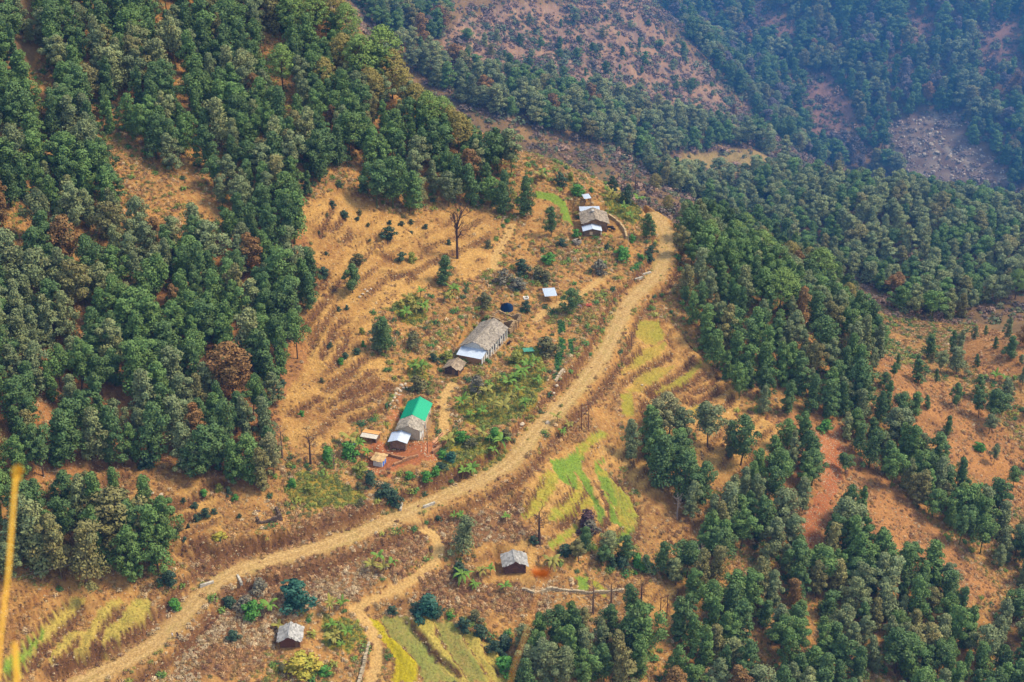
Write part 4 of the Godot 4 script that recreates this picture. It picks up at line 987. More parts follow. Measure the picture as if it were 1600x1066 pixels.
func forest() -> void:
	var list := []   # x, z, height, tone, variant, zone, first
	rng.seed = 77
	for s in SINGLES:
		var zone := "single"
		for k in ["edge", "left", "clump", "right", "lower", "foot", "strip", "copse"]:
			if in_poly(forests[k], Vector2(s[0], s[1])): zone = k
		list.append([s[0], s[1], s[2], int(s[3]), rng.randi() % NV, zone, true])
		take(s[0], s[1], 5.0)
	for s in PINES: take(s[0], s[1], 6.5)
	var plan := {"left": [4.7, 16000], "edge": [9.0, 130], "clump": [5.6, 900], "right": [4.9, 7000], "lower": [4.9, 8000], "foot": [5.2, 1000], "strip": [4.4, 400], "copse": [5.6, 300], "bspur": [5.4, 7000], "blow": [5.4, 14000], "btop": [5.8, 2500], "btop2": [11.0, 900], "cslope": [5.8, 24000]}
	for k in plan:
		var p: PackedVector2Array = forests[k]
		var lo := p[0]
		var hi := p[0]
		for q in p:
			lo = lo.min(q); hi = hi.max(q)
		for i in plan[k][1]:
			var q := Vector2(rf(lo.x, hi.x), rf(lo.y, hi.y))
			if not in_poly(p, q): continue
			if not shown(Vector3(q.x, hb(q.x, q.y) + 6.0, q.y), 1.22, 1.25): continue
			var skip := false
			for g in gaps:
				if in_poly(g, q) or in_poly(g, q + Vector2(0, -7)): skip = true
			var thin := n1.get_noise_2d(q.x + 500.0, q.y)
			if k == "cslope" and (zone_at(q.x, q.y) >= 14 or zone_at(q.x, q.y - 9.0) >= 14): skip = true
			if (k == "btop" or k == "bspur" or k == "blow") and zone_at(q.x, q.y) >= 14 and not (zone_at(q.x, q.y) == 15 and rf(0, 1) < 0.5): skip = true
			if k in ["left", "right", "lower"] and thin < -0.29: skip = true
			if k == "cslope" and thin < -0.22: skip = true
			if inside(q.x, q.y) and DO[cell(q.x, q.y)] < 5.0: skip = true
			if k == "left" and in_poly(forests["pinecrest"], q) and rf(0, 1) < 0.8: skip = true
			var d: float = plan[k][0] * rf(0.8, 1.15)
			if skip or not room(q.x, q.y, d): continue
			take(q.x, q.y, d)
			var patch := n3.get_noise_2d(q.x * 2.0, q.y * 2.0) + rf(-0.35, 0.35)
			var tn := 0
			var u := rf(0, 1)
			if patch > 0.22: tn = 2
			elif patch < -0.28: tn = 1
			if u > 0.985: tn = 6
			elif u > 0.92: tn = 3
			elif u > 0.84: tn = 4
			elif u < 0.16: tn = 1
			if k in ["bspur", "blow"] and u > 0.25 and u < 0.75: tn = 2 if u < 0.5 else 4
			if k in ["cslope", "btop"] and (u < 0.06 or n1.get_noise_2d(q.x * 0.8 - 90.0, q.y * 0.8) > 0.42): tn = 7
			var hh := lerpf(8.0, 19.0, rf(0, 1) * 0.55 + rf(0, 1) * 0.45)
			if k == "edge": hh = rf(4.0, 10.0)
			if k in ["strip"]: hh = rf(5.0, 10.0)
			if k in ["bspur", "blow", "btop"]: hh = rf(9.0, 13.5)
			if k == "btop2": hh = rf(3.0, 8.0)
			if k == "cslope": hh = rf(9.0, 15.0)
			if k in ["right", "lower"]: hh *= 0.93
			list.append([q.x, q.y, hh, tn, rng.randi() % NV, k, false])
	# the nearest ones in view stand as trees of their own, the rest are the mass of the forest
	var near := []
	var rest := []
	for e in list:
		var p := ground_at(e[0], e[1])
		if e[5] in ["bspur", "blow", "btop", "btop2", "cslope"] or not shown(p + Vector3(0, 8, 0), 1.0, 1.0):
			rest.append(e)
		else:
			near.append([0.0 if e[6] else p.distance_to(EYE), e])
	near.sort_custom(func(a, b): return a[0] < b[0])
	var count := 0
	for q in near:
		var e: Array = q[1]
		if count >= 300:
			rest.append(e)
			continue
		count += 1
		var L := place_label(e[0], e[1], e[5], e[3])
		var t := thing("broadleaf_tree", ground_at(e[0], e[1]), rf(0, TAU), L[0], "tree", L[1])
		var sc: float = e[2] / 16.0
		var wide := sc * rf(0.8, 1.15) if e[2] > 10.0 else sc * rf(1.1, 1.4)
		t.scale = Vector3(wide * rf(0.85, 1.15), sc, wide * rf(0.85, 1.15))
		t.rotation.x = rf(-0.07, 0.07)
		t.rotation.z = rf(-0.07, 0.07)
		part("trunk", oak_trunks[e[4]], M.bark, t)
		part("crown", oak_crowns[e[4]], tones[e[3]], t)
	var by := {}
	for e in rest:
		var far: bool = e[5] in ["bspur", "blow", "btop", "btop2", "cslope"]
		var key: String = ("far" if far else "near") + str(e[4])
		if not by.has(key): by[key] = []
		by[key].append(e)
	for w in ["near", "far"]:
		var o := Node3D.new()
		o.name = "hillside_forest" if w == "near" else "distant_forest"
		add_child(o)
		tag(o, "mass of broadleaf trees filling the forests farther up the near slopes" if w == "near" else "hazy blue-green forest covering the slopes across the valley", "forest", "", "stuff")
		for k in NV:
			if not by.has(w + str(k)): continue
			var mm := MultiMesh.new()
			mm.transform_format = MultiMesh.TRANSFORM_3D
			mm.use_colors = true
			mm.mesh = oak_whole[k]
			mm.instance_count = by[w + str(k)].size()
			var i := 0
			for e in by[w + str(k)]:
				var sc: float = e[2] / 16.0
				var wd := sc * (rf(0.82, 1.15) if w == "near" else rf(1.05, 1.5))
				mm.set_instance_transform(i, Transform3D(Basis.from_euler(Vector3(rf(-0.07, 0.07), rf(0, TAU), rf(-0.07, 0.07))) * Basis.from_scale(Vector3(wd * rf(0.85, 1.15), sc, wd * rf(0.85, 1.15))), ground_at(e[0], e[1])))
				var tn: Array = TONE[e[3]]
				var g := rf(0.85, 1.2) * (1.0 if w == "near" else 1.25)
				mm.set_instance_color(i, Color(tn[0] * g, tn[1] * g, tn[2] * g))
				i += 1
			var mi := MultiMeshInstance3D.new()
			mi.name = "trees"
			mi.multimesh = mm
			o.add_child(mi, true)
			mi.set_meta("kind", "stuff")
	print("broadleaf trees: %d single, %d in the mass" % [count, rest.size()])

func pines() -> void:
	rng.seed = 5
	var crowns := []
	var trunks := []
	for k in 3:
		crowns.append(pine_crown(18.0))
		trunks.append(trunk(17.0, 0.32, 10, 2.6, 0.4))
	var pm := [leaf_mat("needles", Color(0.15, 0.225, 0.045)), leaf_mat("needles_old", Color(0.24, 0.195, 0.045))]
	for s in PINES:
		var far: bool = s[0] > 40.0
		var t := thing("pine_tree", ground_at(s[0], s[1]), rf(0, TAU), ("%s round-topped pine " % ["green", "yellowing"][int(s[3])]) + ("on the spur right of the bend" if far else "on the skyline ridge, upper left of centre"), "pine tree", ("%s pines " % ["green", "yellowing"][int(s[3])]) + ("on the right spur" if far else "on the skyline ridge"))
		var sc: float = s[2] / 18.0
		t.scale = Vector3(sc * 1.12, sc, sc * 1.12)
		var k := rng.randi() % 3
		part("trunk", trunks[k], M.bark, t)
		part("crown", crowns[k], pm[int(s[3])], t)

func near_name(x: float, z: float) -> String:
	var best := 1e9
	var w := ""
	for e in [["the green-roofed house", -26, -377], ["the long slate-roofed house", -8, -420], ["the upper farmhouse", 28, -496], ["the slate hut below the road", 1, -336], ["the lowest slate hut", -53, -300], ["the tin shelter", 12, -450], ["the twin-pole power line", 39, -333], ["the green curved terraces", 25, -365], ["the ploughed strip fields at the bottom", -18, -303], ["the road bend at the top", 45, -500], ["the dry terraced slope on the left", -45, -410], ["the road cutting on the lower left", -75, -330], ["the dry terraces right of the road", 48, -425], ["the bare slope at the right edge", 150, -460], ["the ruined stone pen", -61, -332], ["the red gully on the right", 95, -415]]:
		var d := Vector2(x - e[1], z - e[2]).length()
		if d < best:
			best = d; w = e[0]
	return w

func small_plants() -> void:
	rng.seed = 9
	# bare trees
	var bm := [leaf_mat("bare_wood", lin(70, 52, 46)), leaf_mat("bare_twigs", lin(112, 88, 74)), leaf_mat("grey_twigs", lin(128, 116, 108)), leaf_mat("bleached_wood", lin(196, 182, 165))]
	var bmesh := [bare_tree(14.0, true), bare_tree(14.0, false), bare_tree(14.0, false)]
	var idx := 0
	for s in BARE:
		var k: int = 0 if idx == 0 else 1 + idx % 2
		if int(s[3]) == 3: k = 0
		var lab: String = ["bare dark tree", "bare brown tree", "leafless grey tree", "bleached dead tree"][int(s[3])]
		var m := single("bare_tree", bmesh[k], bm[int(s[3])], ("tall %s with wide crown" % lab if idx == 0 else lab) + " near " + near_name(s[0], s[1]), "bare tree", "bare trees near " + near_name(s[0], s[1]))
		var sc: float = s[2] / 14.0
		m.position = ground_at(s[0], s[1])
		m.rotation.y = rf(0, TAU)
		m.scale = Vector3(sc, sc, sc) if idx > 0 else Vector3(sc * 0.68, sc * 1.12, sc * 0.68)
		idx += 1
	# banana plants
	var stem := MB.new()
	stem.tube(Vector3(0, -0.3, 0), Vector3(0.05, 2.2, 0), 0.17, 0.09, 7, Color(1, 1, 1))
	var stem_m := stem.mesh()
	var sm := leaf_mat("banana_stem", lin(130, 104, 62))
	var lm := [leaf_mat("banana_leaf", Color(0.10, 0.18, 0.022)), leaf_mat("banana_leaf_dry", Color(0.20, 0.18, 0.035))]
	var lv := [banana_leaves(13, 2.6, 2.15), banana_leaves(10, 2.2, 2.15), banana_leaves(15, 2.4, 2.15), banana_leaves(9, 2.9, 2.15)]
	for s in BANANAS:
		var tn := 1 if rf(0, 1) < 0.35 else 0
		var t := thing("banana_plant", ground_at(s[0], s[1]), rf(0, TAU), ("%s banana plant near " % ["green", "yellowing"][tn]) + near_name(s[0], s[1]), "banana plant", ("%s banana plants near " % ["green", "yellowing"][tn]) + near_name(s[0], s[1]))
		var sc := rf(0.65, 1.3)
		t.scale = Vector3(sc, sc * rf(0.9, 1.2), sc)
		t.rotation.x = rf(-0.15, 0.15)
		t.rotation.z = rf(-0.15, 0.15)
		part("stem", stem_m, sm, t)
		part("leaves", lv[rng.randi() % 4], lm[tn], t)
	# shrubs
	var sh := []
	for k in 4:
		sh.append(crown(4.0, -0.3, 2.0, 16, 70, 0.85, 0.24, [2, 1, 2, 1][k]))
	var shm := []
	for c in [[0.04, 0.075, 0.04], [0.07, 0.20, 0.03], [0.12, 0.115, 0.045], [0.03, 0.10, 0.065], [0.16, 0.145, 0.10], [0.20, 0.21, 0.035], [0.34, 0.28, 0.035], [0.075, 0.038, 0.04]]:
		shm.append(leaf_mat("shrub_leaf", Color(c[0], c[1], c[2])))
	var words := ["dark green", "bright green", "olive brown", "teal green", "grey-brown", "yellow-green", "straw-yellow", "purple-brown"]
	for s in SHRUBS:
		var m := single("shrub", sh[rng.randi() % 4], shm[int(s[3])], "%s %s shrub near %s" % ["small" if s[2] < 2.5 else ("medium" if s[2] < 4.5 else "large"), words[int(s[3])], near_name(s[0], s[1])], "shrub", "%s shrubs near %s" % [words[int(s[3])], near_name(s[0], s[1])])
		var sc: float = s[2] / 4.0
		m.position = ground_at(s[0], s[1])
		m.rotation.y = rf(0, TAU)
		var wd := sc * rf(0.85, 1.15) * (0.55 if s[2] >= 7.0 and int(s[3]) != 3 else 1.0)
		if int(s[3]) == 6: wd *= 1.2
		m.scale = Vector3(wd * rf(0.9, 1.3), sc * rf(0.7, 0.95) * (0.75 if int(s[3]) == 6 else 1.0), wd * rf(0.9, 1.3))

const NTH := ["first", "second", "third", "fourth", "fifth", "sixth", "seventh", "eighth", "ninth", "tenth", "eleventh", "twelfth", "thirteenth", "fourteenth", "fifteenth"]

func on_view(p: Vector3) -> Vector2:
	var q := p - EYE
	var d := q.dot(FW)
	return Vector2(q.x / d, -q.dot(Vector3.RIGHT.cross(FW)) / d)

func set_apart() -> void:
	# things with one label are told apart by their place in the row, counted from the left
	var by := {}
	for o in get_children():
		if o is Node3D and o.has_meta("group") and o.has_meta("label") and not o.has_meta("kind"):
			var k: String = o.get_meta("label")
			if not by.has(k): by[k] = []
			by[k].append(o)
	for k in by:
		var a: Array = by[k]
		if a.size() < 2: continue
		var rows := int(ceil(a.size() / 12.0))
		a.sort_custom(func(p, q): return on_view(p.position).y > on_view(q.position).y)
		for r in rows:
			var lo := a.size() * r / rows
			var hi := a.size() * (r + 1) / rows
			var part_row := a.slice(lo, hi)
			part_row.sort_custom(func(p, q): return on_view(p.position).x < on_view(q.position).x)
			for i in part_row.size():
				var w: String = NTH[i] + " from left"
				if rows > 1: w += " in " + ("front row" if r == 0 else ("back row" if r == rows - 1 else NTH[r] + " row"))
				part_row[i].set_meta("label", k + ", " + w)

# ---------------------------------------------------------------- ground cover
func scatter(called: String, label: String, category: String, meshes: Array, spots: Array) -> void:
	# spots: [Transform3D, Color]
	var o := Node3D.new()
	o.name = called
	add_child(o)
	tag(o, label, category, "", "stuff")
	for k in meshes.size():
		var mine := []
		for i in range(k, spots.size(), meshes.size()): mine.append(spots[i])
		if mine.is_empty(): continue
		var mm := MultiMesh.new()
		mm.transform_format = MultiMesh.TRANSFORM_3D
		mm.use_colors = true
		mm.mesh = meshes[k]
		mm.instance_count = mine.size()
		for i in mine.size():
			mm.set_instance_transform(i, mine[i][0])
			mm.set_instance_color(i, mine[i][1])
		var mi := MultiMeshInstance3D.new()
		mi.name = "clumps"
		mi.multimesh = mm
		mi.material_override = M.cover
		o.add_child(mi, true)
		mi.set_meta("kind", "stuff")
	print(called, " ", spots.size())

func standing(x: float, z: float, s: float, sy: float) -> Transform3D:
	return Transform3D(Basis(Vector3.UP, rf(0, TAU)).scaled(Vector3(s, s * sy, s)), ground_at(x, z) - Vector3(0, 0.05, 0))

func cover() -> void:
	rng.seed = 31
	leaf_mat("cover", Color(1, 1, 1))
	var grass := []
	var bushes := []
	var greens := []
	var crops := []
	var stones := []
	var gcol := [lin(206, 160, 88), lin(186, 130, 72), lin(160, 116, 70), lin(196, 170, 96)]
	var bcol := [lin(150, 108, 72), lin(128, 88, 62), lin(178, 136, 90), lin(106, 76, 60), lin(192, 154, 108), lin(142, 114, 66)]
	var pale := [lin(196, 172, 134), lin(206, 186, 150), lin(168, 146, 104)]
	var ecol := [lin(70, 110, 52), lin(104, 130, 56), lin(140, 140, 60), lin(58, 90, 54)]
	for i in 560000:
		var x := rf(DX0 + 2, DX0 + (DNX - 3) * DS)
		var z := rf(DZ0 + 2, DZ0 + (DNZ - 3) * DS)
		var k := cell(x, z)
		if DO[k] < 2.7 and rf(0, 1) < 0.985: continue
		if not shown(Vector3(x, DH[k], z), 1.05, 1.07): continue
		var id := DZ[k]
		if id == 18 and rf(0, 1) < 0.95: continue
		var pdd := false
		for p in PADS:
			if Vector2(x - p[0], z - p[1]).length() < minf(p[3], p[4]) + 0.8: pdd = true
		if pdd: continue
		var bank := DR[k]
		var patch := n1.get_noise_2d(x * 1.3 + 70.0, z * 1.3)
		var u := rf(0, 1)
		if id == 13:
			crops.append([standing(x, z, rf(0.6, 1.0), 1.1), Color(0.05, 0.15, 0.05) * rf(0.8, 1.3)])
			continue
		if id in [7, 8, 9, 10, 11, 12] and bank < 0.3: continue
		var want := 0.13
		if id == 0: want = 0.30 + patch * 0.5
		elif id == 1: want = 0.2 + patch * 0.4
		elif id == 2: want = 0.012 + patch * 0.07
		elif id == 3: want = 0.6 + patch * 0.5
		elif id == 4: want = 0.12 + patch * 0.25
		elif id == 5: want = 0.02
		elif id == 6: want = 0.5
		want = maxf(want, (bank - 0.2) * 0.85)
		if DO[k] < 4.6: want *= 0.7
		if u < want:
			var v := rf(0, 1)
			var w2 := n1.get_noise_2d(x * 0.9 - 200.0, z * 0.9 + 40.0)
			var c: Color
			if id == 6: c = ecol[rng.randi() % 4]
			elif (w2 > 0.18 and z > -350.0 and v < 0.7) or v > 0.86: c = pale[rng.randi() % 3]
			elif id == 0 and v < 0.34: c = ecol[rng.randi() % 4]
			else: c = bcol[rng.randi() % 6]
			if bank > 0.3 and v < 0.6: c = [lin(112, 78, 58), lin(92, 66, 54), lin(128, 96, 66)][rng.randi() % 3]
			if id == 0 and rf(0, 1) < 0.03:
				bushes.append([standing(x, z, rf(1.2, 2.3), rf(0.6, 0.9)), ecol[rng.randi() % 4] * rf(0.7, 1.1)])
				continue
			bushes.append([standing(x, z, rf(0.25, 0.5) if bank > 0.2 else (rf(0.3, 0.75) if rf(0, 1) < 0.75 else rf(0.8, 1.2)), rf(0.6, 1.1)), c.lerp(zone_color(id, x, z), 0.3 if bank < 0.2 else 0.05) * rf(0.75, 1.25)])
		elif u > 0.62 and id != 5:
			grass.append([standing(x, z, rf(0.35, 0.8), rf(0.5, 1.1)), zone_color(id, x, z).lerp(gcol[rng.randi() % 4], 0.4) * rf(0.8, 1.25)])
		elif u > 0.6:
			stones.append([Transform3D(Basis.from_euler(Vector3(rf(0, 6), rf(0, 6), rf(0, 6))).scaled(Vector3(1, 1, 1) * rf(0.12, 0.4)), ground_at(x, z)), lin(196, 172, 140) * rf(0.6, 1.1)])
	for j in DNZ - 1:
		for i in DNX - 1:
			var id := DZ[j * DNX + i]
			if id < 7 or id > 12 or DR[j * DNX + i] > 0.3: continue
			for k in 4:
				var x := DX0 + (i + rf(-0.5, 0.5)) * DS
				var z := DZ0 + (j + rf(-0.5, 0.5)) * DS
				crops.append([standing(x, z, rf(0.3, 0.6), rf(0.5, 1.0)), zone_color(id, x + rf(-2, 2), z + rf(-2, 2)) * rf(0.75, 1.25)])
	var far := []
	for i in 110000:
		var x := rf(-130, 420)
		var z := rf(-1010, -566)
		if not shown(Vector3(x, hb(x, z), z), 1.05, 1.07): continue
		var id := zone_at(x, z)
		var want := 0.45
		if id == 14: want = 0.06
		elif id == 16: want = 0.25
		elif id >= 15: want = 0.5 + n1.get_noise_2d(x * 1.5, z * 1.5)
		if rf(0, 1) > want: continue
		var c: Color = [lin(140, 112, 98), lin(160, 128, 106), lin(116, 100, 90), lin(116, 118, 82), lin(98, 112, 80)][rng.randi() % 5]
		if id == 16:
			c = lin(150, 128, 116)
			for k in 2:
				var sx := x + rf(-4, 4)
				var sz := z + rf(-4, 4)
				if zone_at(sx, sz) == 16: stones.append([Transform3D(Basis.from_euler(Vector3(rf(0, 6), rf(0, 6), rf(0, 6))).scaled(Vector3(1, 1, 1) * rf(0.5, 1.7)), ground_at(sx, sz)), lin(190, 172, 152) * rf(0.6, 1.1)])
		far.append([standing(x, z, rf(0.7, 1.8) if rf(0, 1) < 0.85 else rf(2.0, 4.2), rf(0.6, 1.1)), c * rf(0.75, 1.2)])
	scatter("dry_scrub", "tangled brown and pale dry scrub on banks and terrace edges", "scrub", [scrub(90, 0.8, 0.8, 0.15), scrub(80, 0.95, 0.6, 0.13), scrub(90, 0.7, 1.0, 0.14)], bushes)
	scatter("dry_grass", "short dry golden grass across the slopes", "grass", [tuft(14, 0.45, 0.4), tuft(10, 0.35, 0.5)], grass)
	scatter("field_grass", "short green and yellow crop growing on the terraces", "crop", [tuft(16, 0.45, 0.35), tuft(12, 0.5, 0.3)], crops)
	scatter("far_scrub", "mauve-brown scrub on the bare slopes across the valley", "scrub", [scrub(60, 0.9, 0.8, 0.22), scrub(50, 0.8, 1.0, 0.2)], far)
	var b := MB.new()
	b.box(Transform3D(Basis(), Vector3.ZERO), Vector3(1.0, 0.7, 0.8), Color(1, 1, 1))
	scatter("loose_stones", "loose pale stones strewn over slopes and road edges", "stones", [rock_mesh(1)], stones)

func rock_mesh(sd: int) -> ArrayMesh:
	var r2 := RandomNumberGenerator.new()
	r2.seed = sd
	var s := SphereMesh.new()
	s.radius = 0.5; s.height = 0.8
	s.radial_segments = 7; s.rings = 4
	var a := s.get_mesh_arrays()
	var v: PackedVector3Array = a[Mesh.ARRAY_VERTEX]
	var seen := {}
	for i in v.size():
		var k := Vector3i(v[i] * 100.0)
		if not seen.has(k): seen[k] = r2.randf_range(0.72, 1.25)
		v[i] *= seen[k]
	var b := MB.new()
	var ix: PackedInt32Array = a[Mesh.ARRAY_INDEX]
	for i in range(0, ix.size(), 3):
		b.tri(v[ix[i]], v[ix[i + 1]], v[ix[i + 2]], Color(1, 1, 1))
	return b.mesh()

# ---------------------------------------------------------------- buildings
func slates(b: MB, o: Vector3, along: Vector3, down: Vector3, col: Color, size := 0.62) -> void:
	# overlapping rough slabs laid in courses on one slope
	var n := along.cross(down).normalized()
	if n.y < 0: n = -n
	var la := along.length()
	var ld := down.length()
	var da := along / la
	var dd := down / ld
	var rows := int(ceil(ld / (size * 0.72)))
	for r in rows:
		var x := -rf(0.0, size * 0.6)
		while x < la:
			var w := size * rf(0.75, 1.5)
			var c := o + da * (x + w * 0.5) + dd * minf((r + 0.5) * ld / rows, ld - size * 0.35) + n * (0.05 + 0.02 * rf(-1, 1.5)) + dd * rf(-0.08, 0.08)
			var ln := size * rf(1.0, 1.25)
			var bs := Basis(da, n, da.cross(n)).rotated(da, 0.0)
			var t := Transform3D(bs.rotated(n, rf(-0.12, 0.12)).rotated(da, rf(0.03, 0.1) * (1.0 if da.cross(n).dot(dd) > 0 else -1.0)), c)
			b.box(t, Vector3(w * 0.97, rf(0.03, 0.06), ln), Color(col.r, col.g, col.b) * rf(0.62, 1.3))
			x += w

func corrugated(b: MB, p0: Vector3, along: Vector3, down: Vector3, col: Color, sag := 0.0) -> void:
	# sheet with ridges running down the slope
	var n := along.cross(down).normalized()
	if n.y < 0: n = -n
	var cnt := int(along.length() / 0.19)
	var last := []
	for i in cnt + 1:
		var t := float(i) / cnt
		var off := n * (0.03 * (1 if i % 2 else -1))
		var row := []
		for k in 4:
			var s := k / 3.0
			row.append(p0 + along * t + down * s + off - Vector3.UP * sag * sin(PI * t) * (1.0 - s))
		if i > 0:
			var sheet := 1.0 + 0.06 * sin(float(i / 5) * 12.9)
			for k in 3:
				b.quad(last[k], row[k], row[k + 1], last[k + 1], col * Color(sheet, sheet, sheet))
		last = row

func stone_wall(b: MB, a: Vector3, e: Vector3, h: float, thick: float, col: Color, ragged := 0.0, size := 0.42) -> void:
	var d := e - a
	var l := Vector2(d.x, d.z).length()
	var yaw := atan2(-d.z, d.x)
	var rows := int(ceil(h / (size * 0.6)))
	for r in rows:
		var x := rf(0, size * 0.4)
		while x < l:
			var w := size * rf(0.7, 1.5)
			var top := h * (1.0 - ragged * (0.5 + 0.5 * sin(x * 0.9 + r * 0.2 + a.x)))
			var y := (r + 0.5) * h / rows
			if y <= top:
				var c := a + d * ((x + w * 0.5) / l)
				c.y = lerpf(a.y, e.y, x / l) + y
				b.box(Transform3D(Basis(Vector3.UP, yaw + rf(-0.06, 0.06)), c), Vector3(w * 0.98, h / rows * rf(0.9, 1.04), thick * rf(0.9, 1.1)), col * rf(0.7, 1.25))
			x += w

func wall_box(t: Node3D, called: String, c: Vector3, s: Vector3, m: Material, col: Color) -> MeshInstance3D:
	var b := MB.new()
	b.box(Transform3D(Basis(), c), s, col)
	return part(called, b.mesh(), m, t)

func gable_walls(t: Node3D, w: float, l: float, eave: float, ridge: float, m: Material, col: Color, stone := false) -> void:
	# four walls; gable triangles front and back. Front is +z
	for s in [-1, 1]:
		var b := MB.new()
		if stone: stone_wall(b, Vector3(s * (w / 2 - 0.2), -0.3, -l / 2), Vector3(s * (w / 2 - 0.2), -0.3, l / 2), eave + 0.3, 0.4, col)
		else: b.box(Transform3D(Basis(), Vector3(s * (w / 2 - 0.15), eave / 2 - 0.2, 0)), Vector3(0.3, eave + 0.4, l - 0.02), col)
		part("side_wall", b.mesh(), m, t, stone)
		b = MB.new()
		var z: float = s * (l / 2 - 0.15)
		if stone:
			var rows := int(ridge / 0.26)
			for r in rows:
				var y := (r + 0.5) * 0.26
				var half := w / 2 - 0.42 if y < eave else (w / 2 - 0.42) * (ridge - y) / (ridge - eave)
				var x := -half
				while x < half - 0.1:
					var ww := minf(rf(0.3, 0.65), half - x)
					b.box(Transform3D(Basis(), Vector3(x + ww / 2, y - 0.02, z + rf(-0.03, 0.03))), Vector3(ww * 0.99, 0.26, 0.36), col * rf(0.7, 1.25))
					x += ww
		else:
			var h := w / 2 - 0.302
			var f := [Vector3(-h, -0.4, z + 0.15), Vector3(h, -0.4, z + 0.15), Vector3(h, eave, z + 0.15), Vector3(0, ridge, z + 0.15), Vector3(-h, eave, z + 0.15)]
			var k := []
			for q in f: k.append(q - Vector3(0, 0, 0.3))
			for p in [f, k]:
				b.tri(p[0], p[1], p[2], col); b.tri(p[0], p[2], p[4], col); b.tri(p[4], p[2], p[3], col)
			for q in 5:
				b.quad(f[q], f[(q + 1) % 5], k[(q + 1) % 5], k[q], col)
		part("front_wall" if s > 0 else "back_wall", b.mesh(), m, t, stone)

func slate_roof(t: Node3D, w: float, z0: float, z1: float, eave: float, ridge: float, col: Color, over := 0.4) -> void:
	var b := MB.new()
	var rise := ridge - eave
	var half := w / 2
	var ext := (half + over) / half
	for s in [-1, 1]:
		slates(b, Vector3(0, ridge, z0 - over), Vector3(0, 0, z1 - z0 + over * 2), Vector3(s * half * ext, -rise * ext, 0), col)
		# boards under the slabs
		var p := Vector3(0, ridge - 0.06, z0 - over + 0.05)
		var a := Vector3(0, 0, z1 - z0 + over * 2 - 0.1)
		var d := Vector3(s * half * ext * 0.985, -rise * ext * 0.985, 0)
		b.quad(p, p + a, p + a + d, p + d, lin(126, 98, 72))
	for k in int((z1 - z0 + over * 2) / 0.6):
		b.box(Transform3D(Basis(Vector3.UP, rf(-0.1, 0.1)), Vector3(rf(-0.06, 0.06), ridge + 0.09, z0 - over + 0.3 + k * 0.6)), Vector3(0.5, 0.06, 0.62), col * rf(0.7, 1.2))
	part("slate_roof", b.mesh(), M.stone, t, true)

func tin_gable(t: Node3D, w: float, z0: float, z1: float, eave: float, ridge: float, col: Color, col2: Color, called := "tin_roof") -> void:
	for s in [-1, 1]:
		var b := MB.new()
		var half := w / 2 + 0.35
		corrugated(b, Vector3(0, ridge, z0), Vector3(0, 0, z1 - z0), Vector3(s * half, -(ridge - eave) * half / (w / 2), 0), col if s < 0 else col2)
		part(called, b.mesh(), M.tin, t)
	var c := MB.new()
	c.box(Transform3D(Basis(Vector3.BACK, 0.0), Vector3(0, ridge + 0.03, (z0 + z1) / 2)), Vector3(0.35, 0.05, z1 - z0 + 0.02), col.lerp(col2, 0.5) * 1.1)
	part("ridge_cap", c.mesh(), M.tin, t)

func opening(t: Node3D, called: String, c: Vector3, s: Vector3, col: Color, m := "paint") -> MeshInstance3D:
	return wall_box(t, called, c, s, M[m], col)

